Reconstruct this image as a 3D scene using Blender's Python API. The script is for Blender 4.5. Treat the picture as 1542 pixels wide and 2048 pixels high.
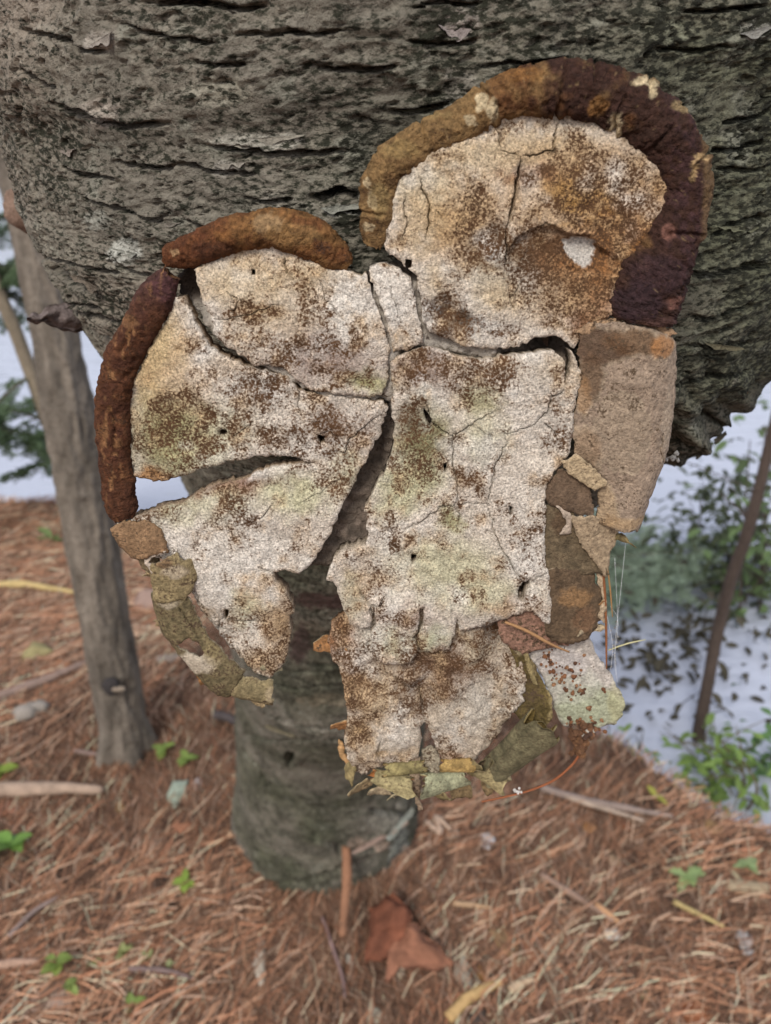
import bpy, math, random
import numpy as np
from mathutils import Vector
from mathutils.geometry import delaunay_2d_cdt
random.seed(7); RNG = np.random.default_rng(7)
for o in list(bpy.data.objects): bpy.data.objects.remove(o)
SC = bpy.context.scene

# ------------------------------------------------------------------ camera
CAM_H = 1.32; FPX = 1560.0; PITCH = math.radians(25.3); FOCUS = 0.270
cd = bpy.data.cameras.new('camera'); cam = bpy.data.objects.new('camera', cd); SC.collection.objects.link(cam)
cam.location = (0, 0, CAM_H); cam.rotation_euler = (math.radians(90) - PITCH, 0, 0)
cd.sensor_fit = 'VERTICAL'; cd.sensor_height = 24.0; cd.sensor_width = 18.07; cd.lens = 24.0*FPX/2048
cd.clip_start = 0.01; cd.clip_end = 2000
cd.dof.use_dof = True; cd.dof.focus_distance = FOCUS; cd.dof.aperture_fstop = cd.lens/2.0
SC.camera = cam
SC.render.resolution_x = 771; SC.render.resolution_y = 1024
# ------------------------------------------------------------------ sky and sun (overcast)
SUN_EL = math.radians(42); SUN_AZ = math.radians(200)       # compass bearing the light comes from (0 = +Y, clockwise)
w = bpy.data.worlds.new('World'); SC.world = w; w.use_nodes = True
nt = w.node_tree; bg = nt.nodes['Background']
sky = nt.nodes.new('ShaderNodeTexSky'); sky.sky_type = 'NISHITA'; sky.sun_disc = False
sky.sun_elevation = SUN_EL; sky.sun_rotation = SUN_AZ; sky.dust_density = 4.0; sky.air_density = 1.0; sky.ozone_density = 1.0
mx = nt.nodes.new('ShaderNodeMix'); mx.data_type = 'RGBA'; mx.inputs[0].default_value = 0.72   # even cloud cover
mx.inputs[7].default_value = (7.0, 7.2, 7.9, 1)
nt.links.new(sky.outputs[0], mx.inputs[6]); nt.links.new(mx.outputs[2], bg.inputs[0]); bg.inputs[1].default_value = 0.088
sd = bpy.data.lights.new('sun', 'SUN'); sun = bpy.data.objects.new('sun', sd); SC.collection.objects.link(sun)
sd.energy = 1.5; sd.angle = math.radians(16); sd.color = (1, .95, .87)
sdir = Vector((math.sin(SUN_AZ)*math.cos(SUN_EL), math.cos(SUN_AZ)*math.cos(SUN_EL), math.sin(SUN_EL)))
sun.rotation_euler = sdir.to_track_quat('Z', 'Y').to_euler()
SC.view_settings.view_transform = 'Standard'; SC.view_settings.look = 'None'
SC.view_settings.exposure = 0.72; SC.view_settings.gamma = 1.0; SC.view_settings.use_curve_mapping = False
SC.render.engine = 'CYCLES'; SC.cycles.max_bounces = 8; SC.cycles.diffuse_bounces = 4

# ------------------------------------------------------------------ projection helpers: photo pixel -> world
CR = np.array([1., 0, 0]); CU = np.array([0, math.sin(PITCH), math.cos(PITCH)]); CV = np.array([0, math.cos(PITCH), -math.sin(PITCH)])
CC = np.array([0, 0, CAM_H])
def ray(x, y):
    x = np.asarray(x, float); y = np.asarray(y, float)
    return CV + ((x-771)/FPX)[..., None]*CR - ((y-1024)/FPX)[..., None]*CU
def P(x, y, d): return CC + np.asarray(d, float)[..., None]*ray(x, y)
def G(x, y, z=0.0):
    r = ray(x, y); return CC + r*((z-CAM_H)/r[..., 2])[..., None]
def proj(q):
    q = np.asarray(q)-CC; d = q@CV
    d = np.where(d < .02, .02, d)
    return np.stack([771+FPX*(q@CR)/d, 1024-FPX*(q@CU)/d], -1)

# ------------------------------------------------------------------ noise
def _h(ix, iy, iz, s):
    n = (ix.astype(np.int64)*374761393 + iy.astype(np.int64)*668265263 + iz.astype(np.int64)*2147483647 + s*974711) & 0xffffffff
    n = ((n ^ (n >> 13))*1274126177) & 0xffffffff
    n = n ^ (n >> 16)
    return (n & 0xffff)/32767.5-1.0
def vn(p, s=0):
    p = np.asarray(p, float)
    if p.shape[-1] == 2: p = np.concatenate([p, np.zeros(p.shape[:-1]+(1,))], -1)
    i = np.floor(p); f = p-i; i = i.astype(np.int64); f = f*f*f*(f*(f*6-15)+10)
    o = 0
    for a in (0, 1):
        for b in (0, 1):
            for c in (0, 1):
                wgt = (f[..., 0] if a else 1-f[..., 0])*(f[..., 1] if b else 1-f[..., 1])*(f[..., 2] if c else 1-f[..., 2])
                o = o+wgt*_h(i[..., 0]+a, i[..., 1]+b, i[..., 2]+c, s)
    return o
def fbm(p, o=3, s=0, g=.5):
    p = np.asarray(p, float); r = 0; a = 1; t = 0
    for k in range(o): r = r+a*vn(p*(2.03**k)+k*17.3, s+k); t += a; a *= g
    return r/t
def sst(a, b, x): t = np.clip((x-a)/(b-a), 0, 1); return t*t*(3-2*t)
def crv(A, n):
    A = np.asarray(A, float); A = np.vstack([2*A[0]-A[1], A, 2*A[-1]-A[-2]]); o = []
    t = np.linspace(0, 1, n, endpoint=False)[:, None]
    for i in range(1, len(A)-2):
        a, b, c, d = A[i-1:i+3]
        o.append(.5*(2*b+(c-a)*t+(2*a-5*b+4*c-d)*t*t+(3*b-a-3*c+d)*t**3))
    return np.vstack(o+[A[-2:-1]])
def pdist(p, line):
    """distance of points p (N,2) to a polyline and the position along it 0..1"""
    line = np.asarray(line, float); best = np.full(len(p), 1e9); pos = np.zeros(len(p)); L = len(line)-1
    for i in range(L):
        a, b = line[i], line[i+1]; ab = b-a; t = np.clip(((p-a)@ab)/max(ab@ab, 1e-9), 0, 1)
        d = np.hypot(*(p-a-t[:, None]*ab).T); m = d < best; best[m] = d[m]; pos[m] = (i+t[m])/L
    return best, pos
def inside(p, poly):
    poly = np.asarray(poly, float); r = np.zeros(len(p), bool); q = np.roll(poly, 1, 0)
    for (x1, y1), (x0, y0) in zip(poly, q):
        c = ((y1 > p[:, 1]) != (y0 > p[:, 1]))
        if y0 != y1: r ^= c & (p[:, 0] < (x0-x1)*(p[:, 1]-y1)/(y0-y1)+x1)
    return r

# ------------------------------------------------------------------ object helpers
def link(o): SC.collection.objects.link(o); return o
def tag(o, label=None, cat=None, group=None, kind=None):
    if label: o['label'] = label
    if cat: o['category'] = cat
    if group: o['group'] = group
    if kind: o['kind'] = kind
    return o
def empty(name, loc, label, cat, group=None):
    o = link(bpy.data.objects.new(name, None)); o.location = loc; o.empty_display_size = .02
    o['loc0'] = [float(v) for v in loc]
    return tag(o, label, cat, group)
def mesh(name, V, Fc, mat, parent=None, smooth=True, col=None, spk=None, origin=None):
    V = np.asarray(V, float)
    if parent is not None: org = np.array(parent['loc0'])
    elif origin is not None: org = np.asarray(origin, float)
    else: org = np.zeros(3)
    me = bpy.data.meshes.new(name)
    if isinstance(Fc, np.ndarray):
        k = Fc.shape[1]; n = len(Fc)
        me.vertices.add(len(V)); me.vertices.foreach_set('co', (V-org).astype(np.float32).ravel())
        me.loops.add(n*k); me.loops.foreach_set('vertex_index', Fc.astype(np.int32).ravel())
        me.polygons.add(n); me.polygons.foreach_set('loop_start', np.arange(0, n*k, k, dtype=np.int32))
        me.update(calc_edges=True)
    else:
        me.from_pydata([tuple(v) for v in (V-org)], [], Fc); me.update()
    me.polygons.foreach_set('use_smooth', np.full(len(me.polygons), smooth))
    if col is not None:
        c = np.ones((len(V), 4), np.float32); c[:, :3] = col
        a = me.attributes.new('Col', 'FLOAT_COLOR', 'POINT'); a.data.foreach_set('color', c.ravel())
    if spk is not None:
        a = me.attributes.new('Spk', 'FLOAT', 'POINT'); a.data.foreach_set('value', np.broadcast_to(spk, (len(V),)).astype(np.float32).copy())
    me.materials.append(mat)
    o = link(bpy.data.objects.new(name, me))
    if parent is not None:
        o.parent = parent; o['loc0'] = parent['loc0']
    else: o.location = org; o['loc0'] = [float(v) for v in org]
    return o
def grid_faces(n, m, close=True):
    i = np.arange(n-1)[:, None]; j = np.arange(m if close else m-1)[None, :]; j2 = (j+1) % m
    return np.stack([i*m+j, i*m+j2, (i+1)*m+j2, (i+1)*m+j], -1).reshape(-1, 4)

# ------------------------------------------------------------------ materials
def vcmat(name, rough=.85, speck=(.05, .028, .014), sscale=700, bump=.0005, bscale=900, var=.25, vscale=450, base=None, spec=.25, mid=120, b2=None, transl=0, speck2=None, aniso=None, midamp=.40, sharp=6.0):
    """vertex colour pigment + fine grain + specks whose density is a vertex attribute"""
    m = bpy.data.materials.new(name); m.use_nodes = True; t = m.node_tree; N = t.nodes; L = t.links
    bs = N['Principled BSDF']; bs.inputs['Roughness'].default_value = rough; bs.inputs['Specular IOR Level'].default_value = spec
    tc = N.new('ShaderNodeTexCoord')
    def noise(sc, det=3, ro=.6):
        n = N.new('ShaderNodeTexNoise'); n.inputs['Scale'].default_value = sc; n.inputs['Detail'].default_value = det; n.inputs['Roughness'].default_value = ro
        L.new(tc.outputs['Object'], n.inputs['Vector']); return n.outputs['Fac']
    def noiseA(sc, det=3, ro=.6):
        n = N.new('ShaderNodeTexNoise'); n.inputs['Scale'].default_value = sc; n.inputs['Detail'].default_value = det; n.inputs['Roughness'].default_value = ro
        if aniso:
            mp = N.new('ShaderNodeMapping'); mp.inputs['Rotation'].default_value = (0, math.radians(aniso[0]), 0); mp.inputs['Scale'].default_value = (aniso[1], 1, aniso[2]); L.new(tc.outputs['Object'], mp.inputs[0]); L.new(mp.outputs[0], n.inputs['Vector'])
        else: L.new(tc.outputs['Object'], n.inputs['Vector'])
        return n.outputs['Fac']
    def math_(op, a, b=None, cl=False):
        n = N.new('ShaderNodeMath'); n.operation = op; n.use_clamp = cl
        for k, v in enumerate((a, b)):
            if v is None: continue
            if isinstance(v, (int, float)): n.inputs[k].default_value = v
            else: L.new(v, n.inputs[k])
        return n.outputs[0]
    def mix(f, a, b, mode='MIX'):
        n = N.new('ShaderNodeMix'); n.data_type = 'RGBA'; n.blend_type = mode
        for s, v in ((0, f), (6, a), (7, b)):
            if isinstance(v, (int, float)): n.inputs[s].default_value = v
            elif isinstance(v, tuple): n.inputs[s].default_value = v+(1,) if len(v) == 3 else v
            else: L.new(v, n.inputs[s])
        return n.outputs[2]
    if base is None:
        a = N.new('ShaderNodeAttribute'); a.attribute_name = 'Col'; c = a.outputs['Color']
    else:
        c = mix(0.0, base, base)
    v = noise(vscale, 4, .65)
    vv = math_('ADD', math_('MULTIPLY', math_('SUBTRACT', v, .5), var*4), 1.0)
    cb = N.new('ShaderNodeVectorMath'); cb.operation = 'SCALE'; L.new(c, cb.inputs[0]); L.new(vv, cb.inputs['Scale']); c = cb.outputs[0]
    if speck is not None:
        s = N.new('ShaderNodeAttribute'); s.attribute_name = 'Spk'; sp = s.outputs['Fac']
        n1 = noiseA(sscale, 4, .65); n2 = noise(mid, 3, .6)
        n1 = math_('ADD', n1, math_('MULTIPLY', math_('SUBTRACT', n2, .5), midamp))
        thr = math_('SUBTRACT', .80, math_('MULTIPLY', sp, .44))
        f = math_('MULTIPLY', math_('SUBTRACT', n1, thr), sharp, True)
        sc2 = mix(noise(mid*.6, 2), speck, speck2 or tuple(min(1, q*2.6) for q in speck))
        c = mix(f, c, sc2)
    L.new(c, bs.inputs['Base Color'])
    bp = N.new('ShaderNodeBump'); bp.inputs['Strength'].default_value = 1.0; bp.inputs['Distance'].default_value = bump
    L.new(noise(bscale, 4, .65), bp.inputs['Height']); nrm = bp.outputs[0]
    if b2:
        b_ = N.new('ShaderNodeBump'); b_.inputs['Distance'].default_value = b2[1]; L.new(noise(b2[0], 5, .65), b_.inputs['Height']); L.new(nrm, b_.inputs['Normal']); nrm = b_.outputs[0]
    L.new(nrm, bs.inputs['Normal'])
    if transl:
        tr = N.new('ShaderNodeBsdfTranslucent'); L.new(c, tr.inputs[0]); ms = N.new('ShaderNodeMixShader'); ms.inputs[0].default_value = transl
        L.new(bs.outputs[0], ms.inputs[1]); L.new(tr.outputs[0], ms.inputs[2]); L.new(ms.outputs[0], N['Material Output'].inputs[0])
    return m
M = {}
M['pore'] = vcmat('pore_surface', .92, (.045, .024, .013), 1150, .0008, 1500, .75, 1250, mid=170, b2=(420, .0010), speck2=(.16, .08, .036), midamp=.5)
M['rim'] = vcmat('rim_skin', .85, (.028, .014, .010), 900, .0009, 1200, .55, 700, mid=130, spec=.18, b2=(330, .0016), speck2=(.10, .05, .028))
M['skin'] = vcmat('cap_skin', .85, (.05, .032, .02), 900, .0006, 1300, .5, 800, mid=130, b2=(280, .0012), speck2=(.13, .085, .05))
M['core'] = vcmat('inner_flesh', .95, (.03, .02, .015), 500, .001, 700, .3, 350, mid=110, b2=(160, .002))
M['bark'] = vcmat('birch_bark', .95, (.014, .014, .010), 520, .0009, 900, .32, 420, mid=70, b2=(220, .0020), speck2=(.042, .043, .028), aniso=(28, .55, 1.25), midamp=.34, sharp=7)
M['gbark'] = vcmat('grey_bark', .9, (.035, .03, .025), 150, .0015, 300, .28, 110, mid=30, b2=(70, .004), aniso=(0, 1.6, .45))
M['litter'] = vcmat('needle_litter', .85, None, bump=.0003, bscale=800, var=.15, vscale=300, spec=.2)
M['leaf'] = vcmat('leaf', .55, None, bump=.0003, bscale=400, var=.12, vscale=120, spec=.35, transl=.5)
M['wood'] = vcmat('dead_wood', .9, (.05, .035, .025), 150, .001, 260, .2, 120, mid=30, b2=(60, .002))
M['stone'] = vcmat('stone', .9, (.08, .07, .06), 120, .0006, 300, .2, 90, mid=25)

# ================================================================== terrain, water, far shore
EDGE = np.array([(-400, 60), (-60, 12), (-8, 4.2), (-3, 3.0), (-1.404, 2.62), (-1.107, 2.54), (-.4, 2.15), (.15, 1.72), (.521, 1.31), (.611, 1.185), (.733, 1.10), (1.3, .72), (3, -.4), (20, -9), (400, -140)])*1.148
WATER_Z = -0.32
def ground_h(x, y):
    e = np.interp(x, EDGE[:, 0], EDGE[:, 1]); s = (e-y)*.8
    p = np.stack([x, y], -1)
    s = s+.05*fbm(p*5, 2, 3)
    h = .035*fbm(p*1.7, 3, 5)*sst(0, 1, np.abs(p-np.array([-.13, 1.23])).sum(-1)*1.3)+.012*fbm(p*11, 3, 9)
    h = np.where(s > 0, h, h-.9*(1-np.exp(np.clip(s, -9, 0)*2.2))-.05*np.clip(-s, 0, 3))
    h = h-.02*np.exp(-np.clip(s, 0, 9)/.12)+.035*np.exp(-np.clip(np.hypot(x+.133, y-1.228)-.19, 0, 9)/.07)*(.5+1.2*np.clip(fbm(p*9, 2, 14)+.4, 0, 1))
    far = np.clip(y-170+.25*np.abs(x)*0, 0, None)
    h = h+sst(0, 240, far)*(26+14*fbm(p*.008, 3, 2))*(s < 0)
    return h
tx = np.linspace(-1, 1, 330); ax_ = 1.1*np.sinh(tx*6.9)/math.sinh(1)*.55
gx, gy = np.meshgrid(ax_, ax_+1.1, indexing='xy')
gz = ground_h(gx.ravel(), gy.ravel())
GV = np.stack([gx.ravel(), gy.ravel(), gz], -1)
gp = GV[:, :2]
n1 = fbm(gp*3, 3, 21)[:, None]; n2 = fbm(gp*14, 3, 22)[:, None]
gc = np.array([.17, .10, .066])*(1+.45*n1+.7*n2)+np.array([.02, .008, .0])*n2
farm = sst(60, 170, GV[:, 1])[:, None]
gc = gc*(1-farm)+np.array([.05, .075, .035])*farm
M['ground'] = vcmat('forest_floor', .95, (.045, .022, .012), 160, .004, 230, .3, 140, mid=22, b2=(40, .012))
tag(mesh('ground', GV, grid_faces(330, 330, False), M['ground'], col=np.clip(gc, .01, 1), spk=.42), 'forest floor covered with rusty brown pine needles', kind='structure')
# lake
m = bpy.data.materials.new('lake_water'); m.use_nodes = True; N = m.node_tree.nodes; L = m.node_tree.links
b = N['Principled BSDF']; b.inputs['Base Color'].default_value = (.40, .43, .52, 1); b.inputs['Roughness'].default_value = .12; b.inputs['IOR'].default_value = 1.33  # pale base colour stands in for sky brightness reflected off the water
tc = N.new('ShaderNodeTexCoord'); mp = N.new('ShaderNodeMapping'); mp.inputs['Scale'].default_value = (1, 2.2, 1); L.new(tc.outputs['Object'], mp.inputs[0])
nz = N.new('ShaderNodeTexNoise'); nz.inputs['Scale'].default_value = 5; nz.inputs['Detail'].default_value = 3; L.new(mp.outputs[0], nz.inputs['Vector'])
bp = N.new('ShaderNodeBump'); bp.inputs['Distance'].default_value = .03; bp.inputs['Strength'].default_value = .7; L.new(nz.outputs[0], bp.inputs['Height']); L.new(bp.outputs[0], b.inputs['Normal'])
t_ = np.linspace(-1, 1, 40); wx, wy = np.meshgrid(420*t_**3, 420*t_**3); WV = np.stack([wx.ravel(), wy.ravel(), np.full(1600, WATER_Z)], -1)
tag(mesh('lake', WV, grid_faces(40, 40, False), m), 'pale lake water reflecting the overcast sky', kind='structure')
print('ground done')

# ================================================================== leaning birch trunk
TK = [(633.9, 1749, 1.804, .205, .183), (649.9, 1628.7, 1.65, .191, .184), (659.2, 1509.5, 1.507, .178, .176), (664.5, 1381, 1.332, .164, .161), (684, 1254, 1.071, .15, .15), (709.5, 1115.7, .871, .141, .127),
      (744, 962, .702, .158, .139), (784, 794, .575, .175, .131), (831.8, 595, .469, .193, .143), (884, 384.8, .395, .202, .152), (878.7, 145, .363, .203, .149), (875.2, -96.3, .336, .203, .146)]
tp = [P(a, b_, c) for a, b_, c, _, _ in TK]; tr_ = [k[3:] for k in TK]
tp += [np.array([.035, .43, 1.62]), np.array([.05, .45, 1.95]), np.array([.07, .46, 2.4]), np.array([.10, .45, 2.85])]
tr_ += [(.195, .16), (.18, .165), (.17, .16), (.155, .15)]
tax = crv(np.array(tp), 60); trr = crv(np.array(tr_), 60)
arc = np.concatenate([[0], np.cumsum(np.linalg.norm(np.diff(tax, axis=0), axis=1))])
zfun = lambda s: np.stack([np.interp(s, arc, tax[:, k]) for k in range(3)], -1)
# ring frames on a fine even grid, then rings spaced evenly as seen on the near side of the trunk
NR, NT = 1060, 580
fs = np.arange(0, arc[-1], .001); fA = zfun(fs); wn = 121; k_ = np.hanning(wn); k_ /= k_.sum()
fT = np.gradient(fA, axis=0); fT = np.stack([np.convolve(np.pad(fT[:, q], wn//2, 'edge'), k_, 'valid') for q in range(3)], -1); fT /= np.linalg.norm(fT, axis=1)[:, None]
fX = np.cross(np.array([0, -1., 0]), fT); fX /= np.linalg.norm(fX, axis=1)[:, None]; fX = np.where((fX@CR)[:, None] < 0, -fX, fX); fB = np.cross(fT, fX); fB = np.where((fB[:, 1] < 0)[:, None], fB, -fB)
fF = fA+fB*np.interp(fs, arc, trr[:, 1])[:, None]; step_ = np.linalg.norm(np.diff(fF, axis=0), axis=1); dist_ = np.linalg.norm(fF[1:]-CC, axis=1)
wgt_ = step_/np.clip(dist_, .2, 3)**1.5*np.where(fF[1:, 2] > 1.42, .12, 1.0)+1e-4
cum = np.concatenate([[0], np.cumsum(wgt_)]); S_ = np.interp(np.linspace(0, cum[-1], NR), cum, fs)
AX = zfun(S_); RX = np.interp(S_, arc, trr[:, 0]); RY = np.interp(S_, arc, trr[:, 1])
ip = lambda A_: np.stack([np.interp(S_, fs, A_[:, q]) for q in range(3)], -1)
TT = ip(fT); TT /= np.linalg.norm(TT, axis=1)[:, None]; XX = ip(fX); XX /= np.linalg.norm(XX, axis=1)[:, None]; BB = ip(fB); BB /= np.linalg.norm(BB, axis=1)[:, None]
FS_ = np.interp(S_, fs, np.concatenate([[0], np.cumsum(step_)]))      # length measured along the near side
u = np.linspace(-1, 1, NT, endpoint=False); th = np.where(np.abs(u) < .86, u/.86*math.radians(112), 0)
th = np.where(u >= .86, math.radians(112)+(u-.86)/.14*math.radians(68), th); th = np.where(u <= -.86, -math.radians(112)+(u+.86)/.14*math.radians(68), th)
# th = 0 faces the camera, + to the right
DIR = np.sin(th)[None, :, None]*XX[:, None]*1.0; DIR2 = np.cos(th)[None, :, None]*BB[:, None]
TV = (AX[:, None]+DIR*RX[:, None, None]+DIR2*RY[:, None, None]).reshape(-1, 3)
TN = (DIR/RX[:, None, None]+DIR2/RY[:, None, None]).reshape(-1, 3); TN /= np.linalg.norm(TN, axis=1)[:, None]
SS = np.repeat(FS_, NT); TH = np.tile(th, NR); AR = TH*.16
tpx = proj(TV); front = ((CC-TV)*TN).sum(1) > 0
q3 = np.stack([AR, SS, np.zeros_like(SS)], -1)
q3[:, 2] = np.abs(TH)*.02
lowp = q3+.006*np.stack([vn(q3*40, 1), vn(q3*40, 2), vn(q3*40, 3)], -1)
disp = .005*fbm(lowp*np.array([7, 9, 9]), 3, 11)                                  # undulation
sc_ = fbm(lowp*np.array([42, 75, 60]), 4, 31, .6); disp += .0026*sc_                # scales, a little wider than tall
dg = np.stack([q3[:, 0]*.8+q3[:, 1]*.6, -q3[:, 0]*.6+q3[:, 1]*.8, q3[:, 2]], -1)
fl = fbm(dg*np.array([230, 420, 300]), 3, 41, .6); disp += .0013*fl-.0026*sst(.22, .55, fl)   # fine pits
# lifted bark sheets: terraces with sharp lower edges
tz = fbm(lowp*np.array([9, 30, 20]), 3, 61); ter = tz*5; disp += .0016*(ter-np.floor(ter))*sst(-.2, .3, fbm(q3*14, 2, 65))
# horizontal cracks: those that can be traced in the photograph, then random ones
CRK = [([(90, 205), (170, 222), (215, 240), (270, 248), (345, 243)], 5), ([(105, 185), (118, 215), (175, 232), (245, 246)], 3), ([(270, 2), (400, 5), (470, 18), (540, 8)], 6),
       ([(415, 285), (470, 293), (530, 302), (620, 305), (700, 303)], 6), ([(230, 322), (300, 332), (350, 330)], 4), ([(340, 325), (410, 338), (470, 345), (515, 350)], 5),
       ([(215, 415), (270, 428), (320, 445)], 5), ([(40, 265), (65, 300), (78, 335)], 5), ([(90, 500), (130, 540), (175, 575)], 8), ([(235, 520), (265, 545), (300, 550)], 4),
       ([(1100, 175), (1180, 190), (1250, 185), (1290, 172)], 6), ([(780, 225), (840, 222), (900, 208)], 5), ([(1360, 22), (1450, 20), (1542, 8)], 4), ([(1430, 305), (1490, 300), (1542, 285)], 5),
       ([(1440, 250), (1500, 240), (1542, 225)], 5), ([(1425, 480), (1470, 450), (1542, 435)], 6), ([(1390, 560), (1460, 545), (1542, 520)], 5), ([(1385, 640), (1450, 635), (1520, 610)], 5),
       ([(1370, 700), (1420, 690), (1500, 692)], 4), ([(1360, 720), (1420, 712), (1460, 715)], 4), ([(1480, 785), (1500, 778), (1520, 770)], 6), ([(1358, 885), (1372, 876), (1385, 868)], 7),
       ([(1345, 930), (1390, 918), (1430, 905)], 5), ([(1380, 830), (1430, 850), (1460, 850)], 4), ([(620, 400), (680, 385), (720, 392)], 9), ([(560, 60), (640, 68), (700, 60)], 4),
       ([(640, 130), (720, 140), (800, 132)], 4), ([(810, 80), (900, 85), (960, 78)], 4), ([(380, 120), (460, 128), (500, 126)], 3), ([(120, 330), (170, 352), (240, 362)], 4), ([(30, 130), (80, 165), (110, 175)], 4),
       ([(170, 390), (210, 410), (260, 415)], 4), ([(480, 395), (540, 405), (590, 400)], 4), ([(180, 640), (205, 660), (230, 668)], 4), ([(1440, 340), (1500, 345), (1542, 338)], 4), ([(1300, 95), (1400, 100), (1470, 88)], 4),
       ([(575, 1500), (580, 1520), (585, 1530)], 7), ([(600, 1650), (660, 1690), (700, 1705), (750, 1690), (800, 1640), (825, 1600)], 7), ([(480, 1470), (560, 1480), (650, 1475), (720, 1470)], 4), ([(560, 1435), (620, 1450), (690, 1448)], 5),
       ([(480, 1500), (520, 1540), (540, 1600)], 4), ([(480, 1740), (560, 1765), (640, 1755), (700, 1730)], 5), ([(520, 1360), (600, 1375), (680, 1370)], 3), ([(590, 1320), (640, 1330), (700, 1325)], 3)]
rr_ = random.Random(3)
for k in range(30):
    x0 = rr_.uniform(0, 1500); y0 = rr_.uniform(10, 800) if k < 20 else rr_.uniform(1250, 1780)
    if k >= 20: x0 = rr_.uniform(480, 760)
    ln = rr_.uniform(90, 230)*(1 if k < 20 else .5); sl = (0.22 if x0 < 400 else .05 if x0 < 800 else -.12)+rr_.uniform(-.06, .06)
    CRK.append(([(x0, y0), (x0+ln*.35, y0+sl*ln*.35+rr_.uniform(-6, 6)), (x0+ln*.7, y0+sl*ln*.7+rr_.uniform(-6, 6)), (x0+ln, y0+sl*ln)], rr_.uniform(3.0, 4.4)))
wob = tpx+np.array([7., 4.])*np.stack([vn(tpx/60, 71), vn(tpx/42, 72)], -1)+np.array([1.5, 1.5])*np.stack([vn(tpx/15, 76), vn(tpx/15, 79)], -1)+1.2*np.stack([vn(tpx/7, 73), vn(tpx/7, 74)], -1)
crk_mask = np.zeros(len(TV))
for ln, wd in CRK:
    ln = np.array(ln); lo = ln.min(0)-60; hi = ln.max(0)+60
    idx = np.where(front & (wob > lo).all(1) & (wob < hi).all(1))[0]
    if len(idx) == 0: continue
    d, pos = pdist(wob[idx], crv(ln, 6)); far = np.mean(ln[:, 1]) > 1200
    mpp = np.linalg.norm(TV[idx]-CC, axis=1)/FPX; taper = np.clip(np.minimum(pos, 1-pos)*6, 0, 1)
    below = wob[idx, 1] > np.interp(wob[idx, 0], ln[:, 0], ln[:, 1])
    wd = max(wd, 3.6); wv_ = wd*np.clip(1.0+.5*fbm(tpx[idx]/34, 2, 75), .8, 1.35); g = np.clip(1-(d/(wv_*1.15))**2, 0, 1)**.7*taper*np.clip(wv_/wd, .3, 1.2)
    disp[idx] -= g*mpp*(11+5*wd if not far else 8*wd)
    disp[idx] += np.where(below, .2, 1.0)*np.exp(-(d/(wd*3.6))**2)*taper*mpp*wd*1.3
    crk_mask[idx] = np.maximum(crk_mask[idx], g)
# ragged broken lip on the right underside and at the base
zb = TV[:, 2]; disp += np.where(zb < .12, .012*fbm(q3*26, 2, 77)*(1-zb/.12), 0)
disp += .011*sst(700, 860, tpx[:, 1])*sst(1180, 1320, tpx[:, 0])*fbm(tpx/46, 2, 78)
disp += np.where(zb < .35, .010*fbm(q3*14, 3, 79)*(1-np.clip(zb, 0, .35)/.35), 0)
TV = TV+TN*disp[:, None]
# pigment: grey-brown bark, olive algae film, pale lichen, fresh pale tears
def blend(c, col, f): return c*(1-f[:, None])+np.array(col)*f[:, None]
a1 = fbm(q3*12, 3, 81); a2 = fbm(q3*45, 4, 82, .6); a3 = fbm(q3*110, 3, 83)
c = np.tile(np.array([.205, .185, .150]), (len(TV), 1))*(1+.25*a2+.22*a3)[:, None]
c = blend(c, (.115, .122, .076), np.clip(.40+.9*a1+.3*a2, 0, .9)*(.35+.65*sst(350, 900, tpx[:, 0]+.25*tpx[:, 1])))
c = blend(c, (.36, .33, .28), .75*sst(.30, .52, a2)*sst(.0, .3, fbm(q3*24, 3, 85)))
c = blend(c, (.27, .27, .22), .5*sst(.30, .5, fbm(q3*95, 3, 86)))
c = blend(c, (.33, .27, .22), .7*sst(620, 80, tpx[:, 0])*sst(-.4, .4, a1))
for (x, y, rx, ry, cl, f) in [(205, 85, 30, 22, (.40, .36, .31), .8), (205, 225, 40, 30, (.38, .33, .28), .7), (520, 280, 95, 16, (.42, .40, .34), .8), (455, 335, 26, 16, (.42, .39, .34), .7), (250, 505, 32, 24, (.45, .45, .40), .85), (190, 440, 30, 20, (.38, .38, .33), .7),
                             (690, 425, 60, 14, (.42, .42, .36), .7), (440, 185, 60, 30, (.36, .34, .27), .6), (925, 45, 38, 28, (.42, .36, .32), .6), (1515, 60, 40, 26, (.36, .35, .31), .6), (1330, 60, 60, 30, (.3, .31, .22), .5),
                             (735, 1690, 50, 16, (.5, .36, .28), .8), (800, 1720, 22, 90, (.46, .48, .42), .85), (770, 1640, 40, 20, (.4, .38, .32), .5), (680, 1400, 90, 12, (.3, .24, .17), .5), (660, 1840, 30, 10, (.42, .38, .33), .6),
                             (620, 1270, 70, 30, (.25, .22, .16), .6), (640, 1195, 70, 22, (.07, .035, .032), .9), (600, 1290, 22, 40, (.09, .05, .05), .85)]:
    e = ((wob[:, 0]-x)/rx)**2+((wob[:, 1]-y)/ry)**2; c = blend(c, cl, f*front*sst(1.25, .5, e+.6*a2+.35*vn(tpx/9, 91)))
c = np.clip(c, .012, .8)
spk = np.clip(.76+.07*sst(300, 700, tpx[:, 0])+.11*a1+.22*fbm(q3*30, 2, 88), 0.25, .9)
base_pt = (-.133, 1.228, 0.)
birch = empty('birch_tree', base_pt, 'thick leaning grey birch trunk with cracked bark carrying the bracket fungus', 'tree')
mesh('trunk', TV, grid_faces(NR, NT), M['bark'], birch, col=c, spk=spk)
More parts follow.
